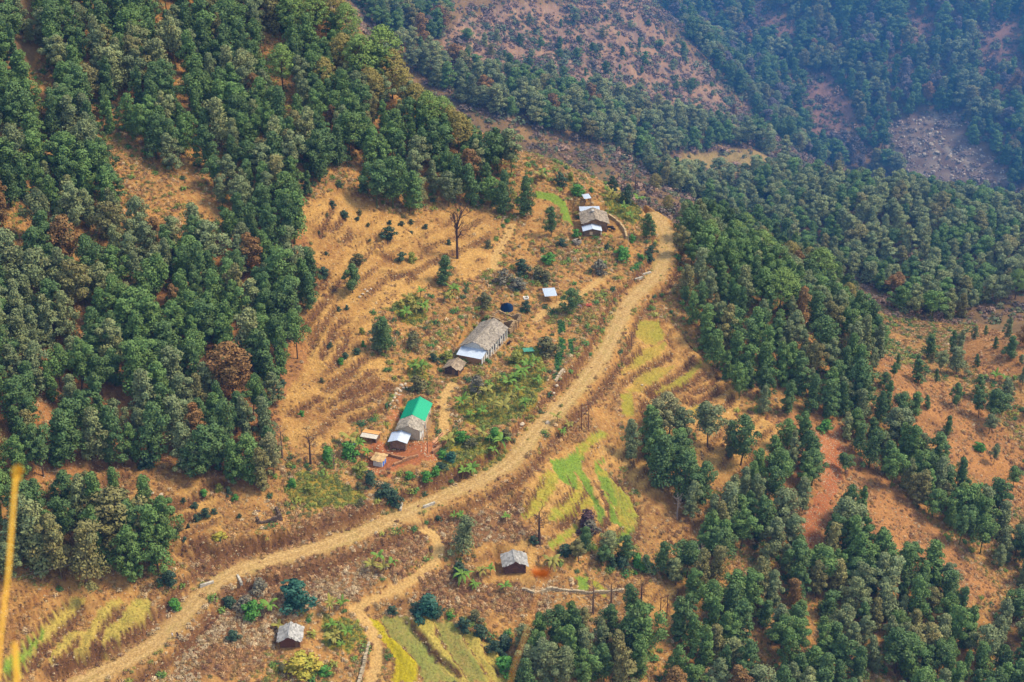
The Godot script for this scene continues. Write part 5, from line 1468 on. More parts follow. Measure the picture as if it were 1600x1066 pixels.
func houses() -> void:
	rng.seed = 15
	var slate := lin(168, 156, 140)
	var stone := lin(134, 104, 80)
	var white := lin(226, 224, 218)
	var dark := lin(112, 84, 62)
	var tinc := lin(186, 196, 212)
	# --- house with the green roof
	var t := thing("green_roof_house", Vector3(-26.9, 5.0, -377.1), -0.168, "whitewashed house with green metal roof continued by grey slates and a tin lean-to", "house")
	gable_walls(t, 6.2, 14.6, 3.2, 4.75, M.plaster, lin(196, 176, 148))
	tin_gable(t, 6.4, -7.7, 2.3, 3.3, 4.95, lin(26, 148, 112), lin(26, 148, 112), "green_roof")
	slate_roof(t, 6.2, 2.9, 7.2, 3.2, 4.75, lin(178, 166, 150))
	for z in [-4.5, 1.0, 4.2, 6.6]:
		var d := opening(t, "door", Vector3(3.12, 1.0, z), Vector3(0.06, 2.0, 0.95), lin(70, 74, 86))
		opening(d, "door_frame", Vector3(3.13, 2.08, z), Vector3(0.1, 0.14, 1.2), white)
	for z in [2.6, 5.4, 7.2]:
		opening(t, "post", Vector3(3.75, 1.5, z), Vector3(0.16, 3.0, 0.16), white)
	opening(t, "plaster_band", Vector3(3.14, 1.4, 5.4), Vector3(0.04, 2.8, 4.0), white, "plaster")
	opening(t, "beam", Vector3(3.75, 3.05, 4.9), Vector3(0.16, 0.14, 4.9), lin(150, 130, 110))
	opening(t, "plinth", Vector3(3.6, -0.05, 0.0), Vector3(1.6, 0.3, 15.0), lin(172, 138, 100), "stone")
	# tin lean-to in front of the gable
	var ln := thing("tin_annex", Vector3(-30.4, 4.9, -367.3), -0.168, "low stone annex with bluish tin gable roof in front of the green-roofed house", "annex")
	gable_walls(ln, 4.4, 4.2, 2.1, 2.75, M.stone, lin(150, 116, 92), true)
	tin_gable(ln, 4.7, -2.7, 2.6, 2.25, 2.95, tinc, tinc * 1.05)
	opening(ln, "door", Vector3(2.22, 0.9, 0.2), Vector3(0.05, 1.7, 0.8), lin(120, 100, 84))
	# --- long house
	t = thing("long_house", Vector3(-8.3, 7.0, -419.9), -0.382, "long whitewashed house with grey slate roof and a row of white pillars", "house")
	gable_walls(t, 7.4, 15.2, 3.4, 5.3, M.plaster, lin(214, 210, 204))
	slate_roof(t, 8.2, -7.5, 7.4, 3.5, 5.5, lin(164, 152, 138))
	for k in 9:
		opening(t, "pillar", Vector3(4.35, 1.45, -7.2 + k * 1.8), Vector3(0.26, 3.3, 0.3), white, "plaster")
	for k in 8:
		if k % 2 == 0: 
			var d := opening(t, "door", Vector3(3.72, 1.0, -6.3 + k * 1.8), Vector3(0.06, 2.0, 0.9), lin(60, 52, 58))
			opening(d, "lintel", Vector3(3.74, 2.1, -6.3 + k * 1.8), Vector3(0.1, 0.16, 1.2), lin(120, 96, 74), "wood")
		else:
			var d := opening(t, "window", Vector3(3.72, 1.5, -6.3 + k * 1.8), Vector3(0.06, 0.9, 0.8), lin(52, 58, 70))
			opening(d, "sill", Vector3(3.76, 1.0, -6.3 + k * 1.8), Vector3(0.16, 0.08, 1.0), white)
	opening(t, "veranda_floor", Vector3(4.2, -0.1, 0.0), Vector3(1.3, 0.34, 15.6), lin(186, 160, 128), "stone")
	opening(t, "veranda_beam", Vector3(4.35, 3.16, 0.0), Vector3(0.2, 0.16, 15.2), lin(140, 120, 100), "wood")
	var b := MB.new()
	corrugated(b, Vector3(-4.1, 3.15, 7.55), Vector3(8.2, 0, 0), Vector3(0, -1.0, 4.0), tinc)
	part("tin_roof", b.mesh(), M.tin, t)
	wall_box(t, "porch_wall", Vector3(0, 0.85, 11.0), Vector3(7.6, 2.3, 0.3), M.plaster, lin(166, 122, 88))
	for s in [-1, 1]: wall_box(t, "porch_side_wall", Vector3(s * 3.65, 0.95, 9.2), Vector3(0.28, 2.4, 3.25), M.plaster, lin(196, 178, 156))
	for k in 3: opening(t, "porch_post", Vector3(4.0, 1.2, 8.2 + k * 1.5), Vector3(0.2, 2.6, 0.2), white)
	# roofless rooms behind
	t = thing("ruined_walls", Vector3(-2.6, 7.3, -432.6), -0.382, "roofless ruined stone rooms behind the long slate-roofed house", "ruin")
	var wl := [[Vector3(-3.8, 0, -4.4), Vector3(3.8, 0, -4.4)], [Vector3(-3.8, 0, -4.4), Vector3(-3.8, 0, 4.6)], [Vector3(3.8, 0, -4.4), Vector3(3.8, 0, 4.6)], [Vector3(-3.8, 0, 0.2), Vector3(3.8, 0, 0.2)], [Vector3(0.2, 0, 0.4), Vector3(0.2, 0, 4.6)]]
	for e in wl:
		b = MB.new()
		stone_wall(b, e[0] - Vector3(0, 0.4, 0), e[1] - Vector3(0, 0.4, 0), 3.0, 0.55, lin(176, 146, 108), 0.3)
		part("stone_wall", b.mesh(), M.stone, t, true)
	for k in 4: opening(t, "timber_post", Vector3(4.6, 1.0, -3.0 + k * 2.0), Vector3(0.14, 2.6, 0.14), lin(96, 76, 66), "wood")
	t = thing("water_tank", Vector3(-1.6, 8.5, -440.8), 0.0, "dark blue domed water tank behind the ruined stone rooms", "tank")
	b = MB.new()
	var prof := [Vector2(2.0, -0.2), Vector2(2.0, 1.0), Vector2(1.85, 1.5), Vector2(1.3, 1.95), Vector2(0.5, 2.15), Vector2(0.0, 2.18)]
	for k in 5:
		b.tube(Vector3(0, prof[k].y, 0), Vector3(0, prof[k + 1].y, 0), prof[k].x, maxf(prof[k + 1].x, 0.01), 20, lin(24, 52, 84))
	part("shell", b.mesh(), M.paint, t)
	b = MB.new()
	b.tube(Vector3(0, 2.1, 0), Vector3(0, 2.35, 0), 0.4, 0.38, 12, lin(18, 38, 62), true)
	part("lid", b.mesh(), M.paint, t)
	# --- small slate shed
	t = thing("slate_shed", Vector3(-16.7, 6.7, -405.0), -0.343, "small open stone shed with slate gable roof in front of the long house", "shed")
	gable_walls(t, 4.2, 4.2, 2.0, 2.95, M.stone, lin(104, 84, 74), true)
	slate_roof(t, 4.5, -2.1, 2.1, 2.1, 3.1, lin(166, 146, 124))
	opening(t, "doorway", Vector3(0.5, 0.8, 2.16), Vector3(0.9, 1.6, 0.06), dark, "wood")
	opening(t, "post", Vector3(2.2, 1.0, 2.3), Vector3(0.2, 2.2, 0.2), lin(190, 132, 84), "wood")
	# --- upper farmhouse
	t = thing("upper_farmhouse", Vector3(27.8, 12.6, -495.6), 0.057, "stone farmhouse with broad slate roof on the knoll below the road bend", "house")
	gable_walls(t, 8.2, 8.6, 3.1, 4.7, M.stone, lin(158, 122, 90), true)
	slate_roof(t, 8.6, -4.3, 4.3, 3.2, 4.85, lin(170, 154, 136))
	opening(t, "door", Vector3(3.0, 0.9, 4.36), Vector3(0.9, 1.8, 0.06), dark, "wood")
	opening(t, "chimney", Vector3(-0.3, 5.1, -1.5), Vector3(0.9, 0.6, 1.6), lin(196, 188, 178), "stone")
	t = thing("front_annex", Vector3(26.8, 12.4, -489.2), 0.057, "lower stone annex with tin gable roof and white corner post before the upper farmhouse", "annex")
	gable_walls(t, 5.6, 3.4, 2.3, 3.0, M.stone, lin(140, 112, 88), true)
	tin_gable(t, 5.8, -2.0, 2.3, 2.4, 3.15, tinc, tinc)
	opening(t, "shutter", Vector3(-0.4, 1.3, 1.74), Vector3(1.0, 1.1, 0.05), lin(190, 160, 124), "wood")
	opening(t, "post", Vector3(2.95, 1.1, 1.9), Vector3(0.16, 2.4, 0.16), white)
	t = thing("back_shed", Vector3(26.6, 13.0, -503.2), 0.057, "tin-roofed shed against the back of the upper farmhouse", "shed")
	gable_walls(t, 6.0, 2.6, 2.4, 2.45, M.stone, lin(150, 120, 92), true)
	b = MB.new()
	corrugated(b, Vector3(-3.5, 3.0, -1.7), Vector3(7.0, 0, 0), Vector3(0, -0.35, 3.3), tinc)
	part("tin_roof", b.mesh(), M.tin, t)
	var gy := hgt(25.7, -508.3)
	t = thing("tin_hutch", Vector3(25.7, gy, -508.3), 0.3, "tiny shelter with a white tin sheet roof behind the upper farmhouse", "shelter")
	b = MB.new()
	corrugated(b, Vector3(-1.3, 2.3, -1.5), Vector3(2.6, 0, 0), Vector3(0, -0.5, 3.0), tinc * 1.05)
	part("tin_roof", b.mesh(), M.tin, t)
	for s in [[-1.1, -1.3], [1.1, -1.3], [-1.1, 1.3], [1.1, 1.3]]: opening(t, "post", Vector3(s[0], 0.85 - s[1] * 0.08, s[1]), Vector3(0.12, 2.2, 0.12), lin(110, 86, 66), "wood")
	t = thing("yard_wall", Vector3(0, 0, 0), 0.0, "dry stone wall round the yard of the upper farmhouse", "wall")
	var yw := [Vector2(33.2, -503.5), Vector2(36.9, -498.0), Vector2(38.2, -492.0), Vector2(38.4, -487.5)]
	for k in 3:
		b = MB.new()
		stone_wall(b, ground_at(yw[k].x, yw[k].y) - Vector3(0, 0.4, 0), ground_at(yw[k + 1].x, yw[k + 1].y) - Vector3(0, 0.4, 0), 1.7, 0.6, lin(206, 176, 130), 0.1)
		part("stone_wall", b.mesh(), M.stone, t, true)
	gy = hgt(21.6, -483.0)
	t = thing("slate_stack", Vector3(21.6, gy, -483.0), 0.5, "low heap of stacked grey slates left of the upper farmhouse", "slate stack")
	b = MB.new()
	for k in 26: b.box(Transform3D(Basis(Vector3.UP, rf(-0.4, 0.4)), Vector3(rf(-0.6, 0.6), 0.05 + (k / 2) * 0.1, rf(-0.5, 0.5))), Vector3(rf(1.4, 2.4), 0.08, rf(1.2, 1.8)), slate * rf(0.7, 1.2))
	part("slates", b.mesh(), M.stone, t, true)
	# --- two field huts
	t = thing("slate_hut", Vector3(0.6, -13.1, -335.8), 0.1, "stone field hut with pale grey slate gable roof below the road", "hut")
	gable_walls(t, 5.5, 4.4, 2.6, 3.7, M.stone, lin(122, 84, 66), true)
	slate_roof(t, 5.9, -2.2, 2.2, 2.75, 3.9, lin(176, 172, 168), 0.35)
	t = thing("mud_hut", Vector3(-52.6, -8.9, -300.7), 0.02, "brown mud hut with rough whitish slate roof among banana plants", "hut")
	gable_walls(t, 4.7, 4.4, 2.2, 3.4, M.plaster, lin(116, 74, 54))
	slate_roof(t, 5.2, -2.3, 2.3, 2.35, 3.65, lin(186, 182, 178), 0.35)
	for s in [[2.6, 2.5], [2.9, 2.2]]: opening(t, "post", Vector3(s[0], 1.0, s[1]), Vector3(0.14, 2.3, 0.14), lin(176, 128, 84), "wood")
	opening(t, "doorway", Vector3(1.7, 0.9, 2.23), Vector3(0.8, 1.8, 0.05), dark, "wood")
	# --- tin shelter
	t = thing("tin_shelter", Vector3(11.9, 7.9, -450.0), 0.15, "open shelter with a pale tin sheet roof on poles above the road", "shelter")
	b = MB.new()
	corrugated(b, Vector3(-2.0, 2.5, -2.6), Vector3(4.0, 0, 0), Vector3(0, -0.45, 5.0), tinc)
	part("tin_roof", b.mesh(), M.tin, t)
	for s in [[-1.8, -2.2], [1.8, -2.2], [-1.8, 2.1], [1.8, 2.1]]: opening(t, "pole", Vector3(s[0], 0.95 - s[1] * 0.06, s[1]), Vector3(0.1, 2.6, 0.1), lin(104, 82, 64), "wood")
	# --- shed with blue doors
	t = thing("blue_door_shed", Vector3(-35.2, 4.3, -358.6), -0.3, "little white shed with two blue doors below the green-roofed house", "shed")
	wall_box(t, "walls", Vector3(0, 1.0, 0), Vector3(2.6, 2.2, 2.8), M.plaster, white)
	for z in [-0.65, 0.65]:
		var d := opening(t, "door", Vector3(1.33, 0.95, z), Vector3(0.06, 1.8, 0.85), lin(30, 96, 190))
		opening(d, "handle", Vector3(1.38, 0.95, z + 0.3), Vector3(0.05, 0.14, 0.04), lin(190, 190, 190))
	b = MB.new()
	slates(b, Vector3(-1.6, 2.2, -1.7), Vector3(0, 0, 3.4), Vector3(3.2, -0.12, 0), lin(206, 170, 120), 0.7)
	part("slab_roof", b.mesh(), M.stone, t, true)
	t = thing("open_byre", Vector3(-38.2, 6.3, -367.6), -0.3, "low open byre with tin and plank roof left of the green-roofed house", "byre")
	wall_box(t, "back_wall", Vector3(0, 0.8, -1.4), Vector3(4.2, 1.8, 0.35), M.stone, stone)
	wall_box(t, "side_wall", Vector3(1.9, 0.8, 0), Vector3(0.35, 1.8, 2.4), M.stone, stone * 1.1)
	for x in [-1.9, 0.0]: opening(t, "post", Vector3(x, 0.7, 1.3), Vector3(0.14, 1.7, 0.14), lin(104, 78, 60), "wood")
	b = MB.new()
	corrugated(b, Vector3(-2.4, 1.95, 0.1), Vector3(4.8, 0, 0), Vector3(0, -0.3, 1.7), lin(200, 190, 176))
	part("tin_roof", b.mesh(), M.tin, t)
	for k in 6: opening(t, "roof_plank", Vector3(0, 2.0 + 0.012 * k, -1.6 + k * 0.3), Vector3(4.8, 0.05, 0.27), lin(190, 138, 84) * rf(0.8, 1.15), "wood")
	t = thing("yard_edge", Vector3(0, 0, 0), 0.0, "stepped stone retaining wall at the yard of the green-roofed house", "wall")
	var ye := [[Vector2(-38.5, -360.5), Vector2(-33.0, -362.5)], [Vector2(-33.0, -362.5), Vector2(-28.5, -360.5)], [Vector2(-31.5, -357.5), Vector2(-25.5, -362.0)], [Vector2(-21.5, -364.0), Vector2(-17.5, -372.0)]]
	for e in ye:
		b = MB.new()
		stone_wall(b, ground_at(e[0].x, e[0].y) - Vector3(0, 0.4, 0), ground_at(e[1].x, e[1].y) - Vector3(0, 0.4, 0), 1.3, 0.6, lin(176, 128, 92), 0.2)
		part("stone_wall", b.mesh(), M.stone, t, true)
	# ruined pen on the slope above the road
	t = thing("stone_pen", ground_at(-61.4, -332.2), 0.3, "ruined dark stone pen on the bank above the road, lower left", "ruin")
	var pw := [Vector3(-3, 0, -2), Vector3(2.6, 0, -2.4), Vector3(3.2, 0, 1.6), Vector3(-2.6, 0, 2)]
	for k in 4:
		b = MB.new()
		stone_wall(b, pw[k] - Vector3(0, 0.9, 0), pw[(k + 1) % 4] - Vector3(0, 0.9, 0), 2.1, 0.6, lin(116, 96, 82), 0.45)
		part("stone_wall", b.mesh(), M.stone, t, true)
	# low field walls
	var fw := [["curved dry stone wall beside the footpath left of the strip fields", [Vector2(-34.3, -303.5), Vector2(-34.8, -299.5), Vector2(-35.2, -296), Vector2(-36, -291)], 1.4], ["pale dry stone wall below the slate hut", [Vector2(2.4, -329.6), Vector2(5.7, -329.3), Vector2(9.8, -332), Vector2(19.8, -334.8), Vector2(29, -338.8)], 0.9], ["low stone wall edging the dirt road opposite the crop beds", [Vector2(12.5, -402.3), Vector2(14.9, -408.5)], 1.0]]
	for f in fw:
		t = thing("field_wall", Vector3.ZERO, 0.0, f[0], "wall")
		for k in f[1].size() - 1:
			b = MB.new()
			var p0: Vector2 = f[1][k]
			var p1: Vector2 = f[1][k + 1]
			stone_wall(b, ground_at(p0.x, p0.y) - Vector3(0, 0.4, 0), ground_at(p1.x, p1.y) - Vector3(0, 0.4, 0), f[2] + 0.3, 0.6, lin(196, 176, 146), 0.3)
			part("stone_wall", b.mesh(), M.stone, t, true)

func furniture() -> void:
	rng.seed = 19
	# road parapets
	var pn := ["at the first road bend, uphill side", "at the first road bend, downhill side", "above the road under the village", "below the road where the footpath leaves", "on the upper road near the bend", "next to the one on the upper road"]
	var i := 0
	for s in PARAPETS:
		var b := MB.new()
		stone_wall(b, Vector3(-1.6, -0.3, 0), Vector3(1.6, -0.3, 0), 1.0, 0.5, lin(208, 198, 182), 0.1)
		var t := thing("road_parapet", ground_at(s[0], s[1]), s[2], "short whitish stone parapet " + pn[i], "parapet", "road parapets")
		part("stone_wall", b.mesh(), M.stone, t, true)
		i += 1
	# boulders
	var rocks := [rock_mesh(3), rock_mesh(4), rock_mesh(5)]
	M.stone2 = mat("pale_rock", 0.95, lin(178, 160, 138).linear_to_srgb())
	for s in ROCKS:
		var far: bool = s[1] < -700.0
		var m := single("boulder", rocks[rng.randi() % 3], M.stone2, "pale boulder on the landslide scar across the valley" if far else "pale boulder near " + near_name(s[0], s[1]), "boulder", "boulders on the landslide scar" if far else "boulders near " + near_name(s[0], s[1]))
		m.position = ground_at(s[0], s[1]) + Vector3(0, s[2] * 0.15, 0)
		m.rotation = Vector3(rf(-0.3, 0.3), rf(0, 6), rf(-0.3, 0.3))
		m.scale = Vector3(1.2, 0.8, 1.0) * s[2] * (1.0 if far else 0.75)
	# poles
	var rust := lin(92, 56, 46)
	var tops := []
	for s in HPOLES:
		var first: bool = tops.is_empty()
		var g := ground_at(s[0], s[1])
		var t := thing("power_pole", g, 0.5 if first else 0.3, "rusty twin-post power pole with cross bar on the slope, lower right of centre" if first else "twin-post power pole standing in scrub right of the road", "power pole", "twin-post power poles")
		for x in [-1.05, 1.05]:
			var b := MB.new()
			b.tube(Vector3(x, -1.2, 0), Vector3(x, s[2], 0), 0.13, 0.1, 8, rust, true)
			part("post", b.mesh(), M.paint, t)
			b = MB.new()
			b.tube(Vector3(x, s[2], 0), Vector3(x, s[2] + 0.35, 0), 0.07, 0.05, 6, lin(120, 100, 92), true)
			part("insulator", b.mesh(), M.paint, t)
		var b := MB.new()
		b.box(Transform3D(Basis(), Vector3(0, s[2] - 0.35, 0)), Vector3(2.9, 0.16, 0.14), rust)
		part("cross_bar", b.mesh(), M.paint, t)
		b = MB.new()
		b.tube(Vector3(-1.0, s[2] * 0.5, 0.02), Vector3(1.0, s[2] * 0.78, 0.02), 0.05, 0.05, 6, rust)
		part("brace", b.mesh(), M.paint, t)
		for x in [-1.05, 0.0, 1.05]: tops.append(t.transform * Vector3(x, s[2] + (0.35 if x != 0.0 else -0.2), 0))
	for k in 3:
		wire(tops[k], tops[k + 3], 2.5, ["left", "middle", "right"][k] + " power line wire between the two twin-post poles")
	var singles := [["thin grey pole beside the dry terraces right of the road", 0], ["thin pale pole in the garden below the upper farmhouse", 1], ["thin dark pole in the yard of the green-roofed house", 2]]
	for e in singles:
		var s = POLES[e[1]]
		var b := MB.new()
		b.tube(Vector3(0, -0.8, 0), Vector3(0, s[2], 0), 0.1, 0.07, 7, lin(150, 138, 124) if e[1] == 1 else lin(88, 72, 64), true)
		var t := thing("wooden_pole", ground_at(s[0], s[1]), 0.0, e[0], "pole")
		part("post", b.mesh(), M.paint, t)
		b = MB.new()
		b.box(Transform3D(Basis(), Vector3(0, s[2] - 0.4, 0)), Vector3(0.9, 0.1, 0.08), lin(90, 74, 66))
		part("cross_arm", b.mesh(), M.paint, t)
	# line across the lower left grove
	var pa := ground_at(-83.2, -313.5)
	var pb := ground_at(-128, -279)
	var ends := []
	for e in [[pa, "pole at the grove edge beside the road, lower left"], [pb, "pole past the left edge of the fields"]]:
		var b := MB.new()
		b.tube(Vector3(0, -0.8, 0), Vector3(0, 7.0, 0), 0.11, 0.08, 7, lin(88, 76, 66), true)
		var t := thing("wooden_pole", e[0], 0.4, "wooden " + e[1], "pole")
		part("post", b.mesh(), M.paint, t)
		b = MB.new()
		b.box(Transform3D(Basis(), Vector3(0, 6.7, 0)), Vector3(1.0, 0.1, 0.1), lin(80, 68, 60))
		part("cross_arm", b.mesh(), M.paint, t)
		ends.append(t.transform * Vector3(-0.45, 6.8, 0)); ends.append(t.transform * Vector3(0.45, 6.8, 0))
	wire(ends[0], ends[2], 1.5, "upper thin wire strung past the lower left grove")
	wire(ends[1], ends[3], 1.5, "lower thin wire strung past the lower left grove")
	# household things
	var b := MB.new()
	for k in 8:
		for j in 6: b.box(Transform3D(Basis(Vector3.RIGHT, 0.4), Vector3(-1.4 + k * 0.4, 1.0 + j * 0.02, -1.0 + j * 0.4)), Vector3(0.37, 0.02, 0.37), lin(70, 128, 108) * rf(0.8, 1.2))
	var t := thing("garden_net", ground_at(4.9, -418.2), 0.2, "green shade net spread over garden poles right of the long house", "net")
	part("net", b.mesh(), M.cloth, t, true)
	for x in [-1.5, 1.4]: opening(t, "pole", Vector3(x, 0.5, 0.9), Vector3(0.07, 1.8, 0.07), lin(120, 96, 70), "wood")
	for e in [["purple blanket", Vector3(21.0, 0, -447.3), lin(96, 74, 110)], ["red blanket", Vector3(24.2, 0, -448.9), lin(178, 66, 60)]]:
		b = MB.new()
		var last := []
		for k in 7:
			var q := k / 6.0
			var row := [Vector3(-1.0, 0.25 + 0.18 * sin(q * 7.0), q * 1.6 - 0.8), Vector3(0, 0.32 + 0.16 * sin(q * 6.0 + 1.0), q * 1.6 - 0.8), Vector3(1.0, 0.25 + 0.15 * sin(q * 8.0 + 2.0), q * 1.6 - 0.8)]
			if k > 0:
				b.quad(last[0], last[1], row[1], row[0], e[2]); b.quad(last[1], last[2], row[2], row[1], e[2] * 0.9)
			last = row
		var m := single("blanket", b.mesh(), M.cloth, e[0] + " spread on the bushes above the road to dry", "blanket", "")
		m.position = ground_at(e[1].x, e[1].z)
	t = thing("white_frame", ground_at(4.4, -447.9), 0.2, "small white square frame lying left of the tin shelter", "frame")
	for e in [[Vector3(-0.7, 0.3, 0), Vector3(0.18, 0.5, 1.6)], [Vector3(0.7, 0.3, 0), Vector3(0.18, 0.5, 1.6)], [Vector3(0, 0.3, -0.7), Vector3(1.22, 0.46, 0.18)], [Vector3(0, 0.3, 0.7), Vector3(1.22, 0.46, 0.18)]]:
		opening(t, "side", e[0], e[1], lin(226, 222, 214))
	t = thing("blue_tarp", ground_at(-42.5, -364.5), 0.1, "crumpled blue tarp left of the open byre", "tarp")
	b = MB.new()
	for k in 12:
		var a := k * 0.524
		var a2 := (k + 1) * 0.524
		b.tri(Vector3(0, 0.7, 0), Vector3(cos(a2) * (1.0 + 0.2 * sin(a2 * 3)), 0.0, sin(a2)), Vector3(cos(a) * (1.0 + 0.2 * sin(a * 3)), 0.0, sin(a)), lin(60, 130, 190) * rf(0.8, 1.1))
	part("sheet", b.mesh(), M.cloth, t)
	t = thing("timber_pile", ground_at(-20.0, -372.0), -0.45, "long stacked timber planks on the yard edge of the green-roofed house", "timber")
	for k in 7: opening(t, "plank", Vector3(rf(-0.3, 0.3) + (k % 3) * 0.3 - 0.3, 0.12 + (k / 3) * 0.16, 0), Vector3(0.26, 0.14, rf(5.0, 6.4)), lin(176, 130, 96) * rf(0.8, 1.2), "wood")

func wire(a: Vector3, e: Vector3, sag: float, label: String) -> void:
	var b := MB.new()
	var last := a
	for k in 16:
		var t := (k + 1) / 16.0
		var p := a.lerp(e, t) - Vector3(0, sag * 4.0 * t * (1.0 - t), 0)
		b.tube(last, p, 0.022, 0.022, 4, lin(96, 92, 92))
		last = p
	single("power_wire", b.mesh(), M.paint, label, "wire", "power wires")

# ---------------------------------------------------------------- bodies
func blob(bones: Array, cs: float, k: float, colf: Callable) -> ArrayMesh:
	# smooth union of tapered capsules meshed as surface nets
	var lo := Vector3.ONE * 1e9
	var hi := -lo
	for e in bones:
		for q in 2:
			lo = lo.min(e[q] - Vector3.ONE * (e[2 + q] + cs * 2)); hi = hi.max(e[q] + Vector3.ONE * (e[2 + q] + cs * 2))
	var n := Vector3i((hi - lo) / cs) + Vector3i.ONE * 2
	var f := PackedFloat32Array()
	f.resize(n.x * n.y * n.z)
	for z in n.z:
		for y in n.y:
			for x in n.x:
				var p := lo + Vector3(x, y, z) * cs
				var s := 0.0
				for e in bones:
					var d: Vector3 = e[1] - e[0]
					var t := clampf((p - e[0]).dot(d) / maxf(d.length_squared(), 1e-6), 0, 1)
					var dist: float = p.distance_to(e[0] + d * t) - lerpf(e[2], e[3], t)
					s += exp(-dist / k)
				f[(z * n.y + y) * n.x + x] = -k * log(maxf(s, 1e-30))
	var vid := {}
	var pts := []
	var cr := [Vector3i(0, 0, 0), Vector3i(1, 0, 0), Vector3i(0, 1, 0), Vector3i(1, 1, 0), Vector3i(0, 0, 1), Vector3i(1, 0, 1), Vector3i(0, 1, 1), Vector3i(1, 1, 1)]
	var ed := [[0, 1], [2, 3], [4, 5], [6, 7], [0, 2], [1, 3], [4, 6], [5, 7], [0, 4], [1, 5], [2, 6], [3, 7]]
	for z in n.z - 1:
		for y in n.y - 1:
			for x in n.x - 1:
				var vals := []
				var neg := 0
				for q in cr:
					var w := f[((z + q.z) * n.y + y + q.y) * n.x + x + q.x]
					vals.append(w)
					if w < 0: neg += 1
				if neg == 0 or neg == 8: continue
				var acc := Vector3.ZERO
				var c := 0
				for e in ed:
					var a: float = vals[e[0]]
					var b: float = vals[e[1]]
					if (a < 0) != (b < 0):
						acc += Vector3(cr[e[0]]).lerp(Vector3(cr[e[1]]), a / (a - b)); c += 1
				vid[Vector3i(x, y, z)] = pts.size()
				pts.append(lo + (Vector3(x, y, z) + acc / c) * cs)
	var st := SurfaceTool.new()
	st.begin(Mesh.PRIMITIVE_TRIANGLES)
	st.set_smooth_group(0)
	var ax := [Vector3i(1, 0, 0), Vector3i(0, 1, 0), Vector3i(0, 0, 1)]
	for g in vid:
		for a in 3:
			var o: Vector3i = g
			var q: Vector3i = o + ax[a]
			var v0 := f[(o.z * n.y + o.y) * n.x + o.x]
			var v1 := f[(q.z * n.y + q.y) * n.x + q.x]
			if (v0 < 0) == (v1 < 0): continue
			var u: Vector3i = ax[(a + 1) % 3]
			var w: Vector3i = ax[(a + 2) % 3]
			var c := [o - u - w, o - w, o, o - u]
			var ok := true
			for e in c:
				if not vid.has(e): ok = false
			if not ok: continue
			var order := [0, 1, 2, 0, 2, 3] if v0 > 0 else [0, 2, 1, 0, 3, 2]
			for e in order:
				var p: Vector3 = pts[vid[c[e]]]
				st.set_color(colf.call(p))
				st.add_vertex(p)
	st.generate_normals()
	return st.commit()

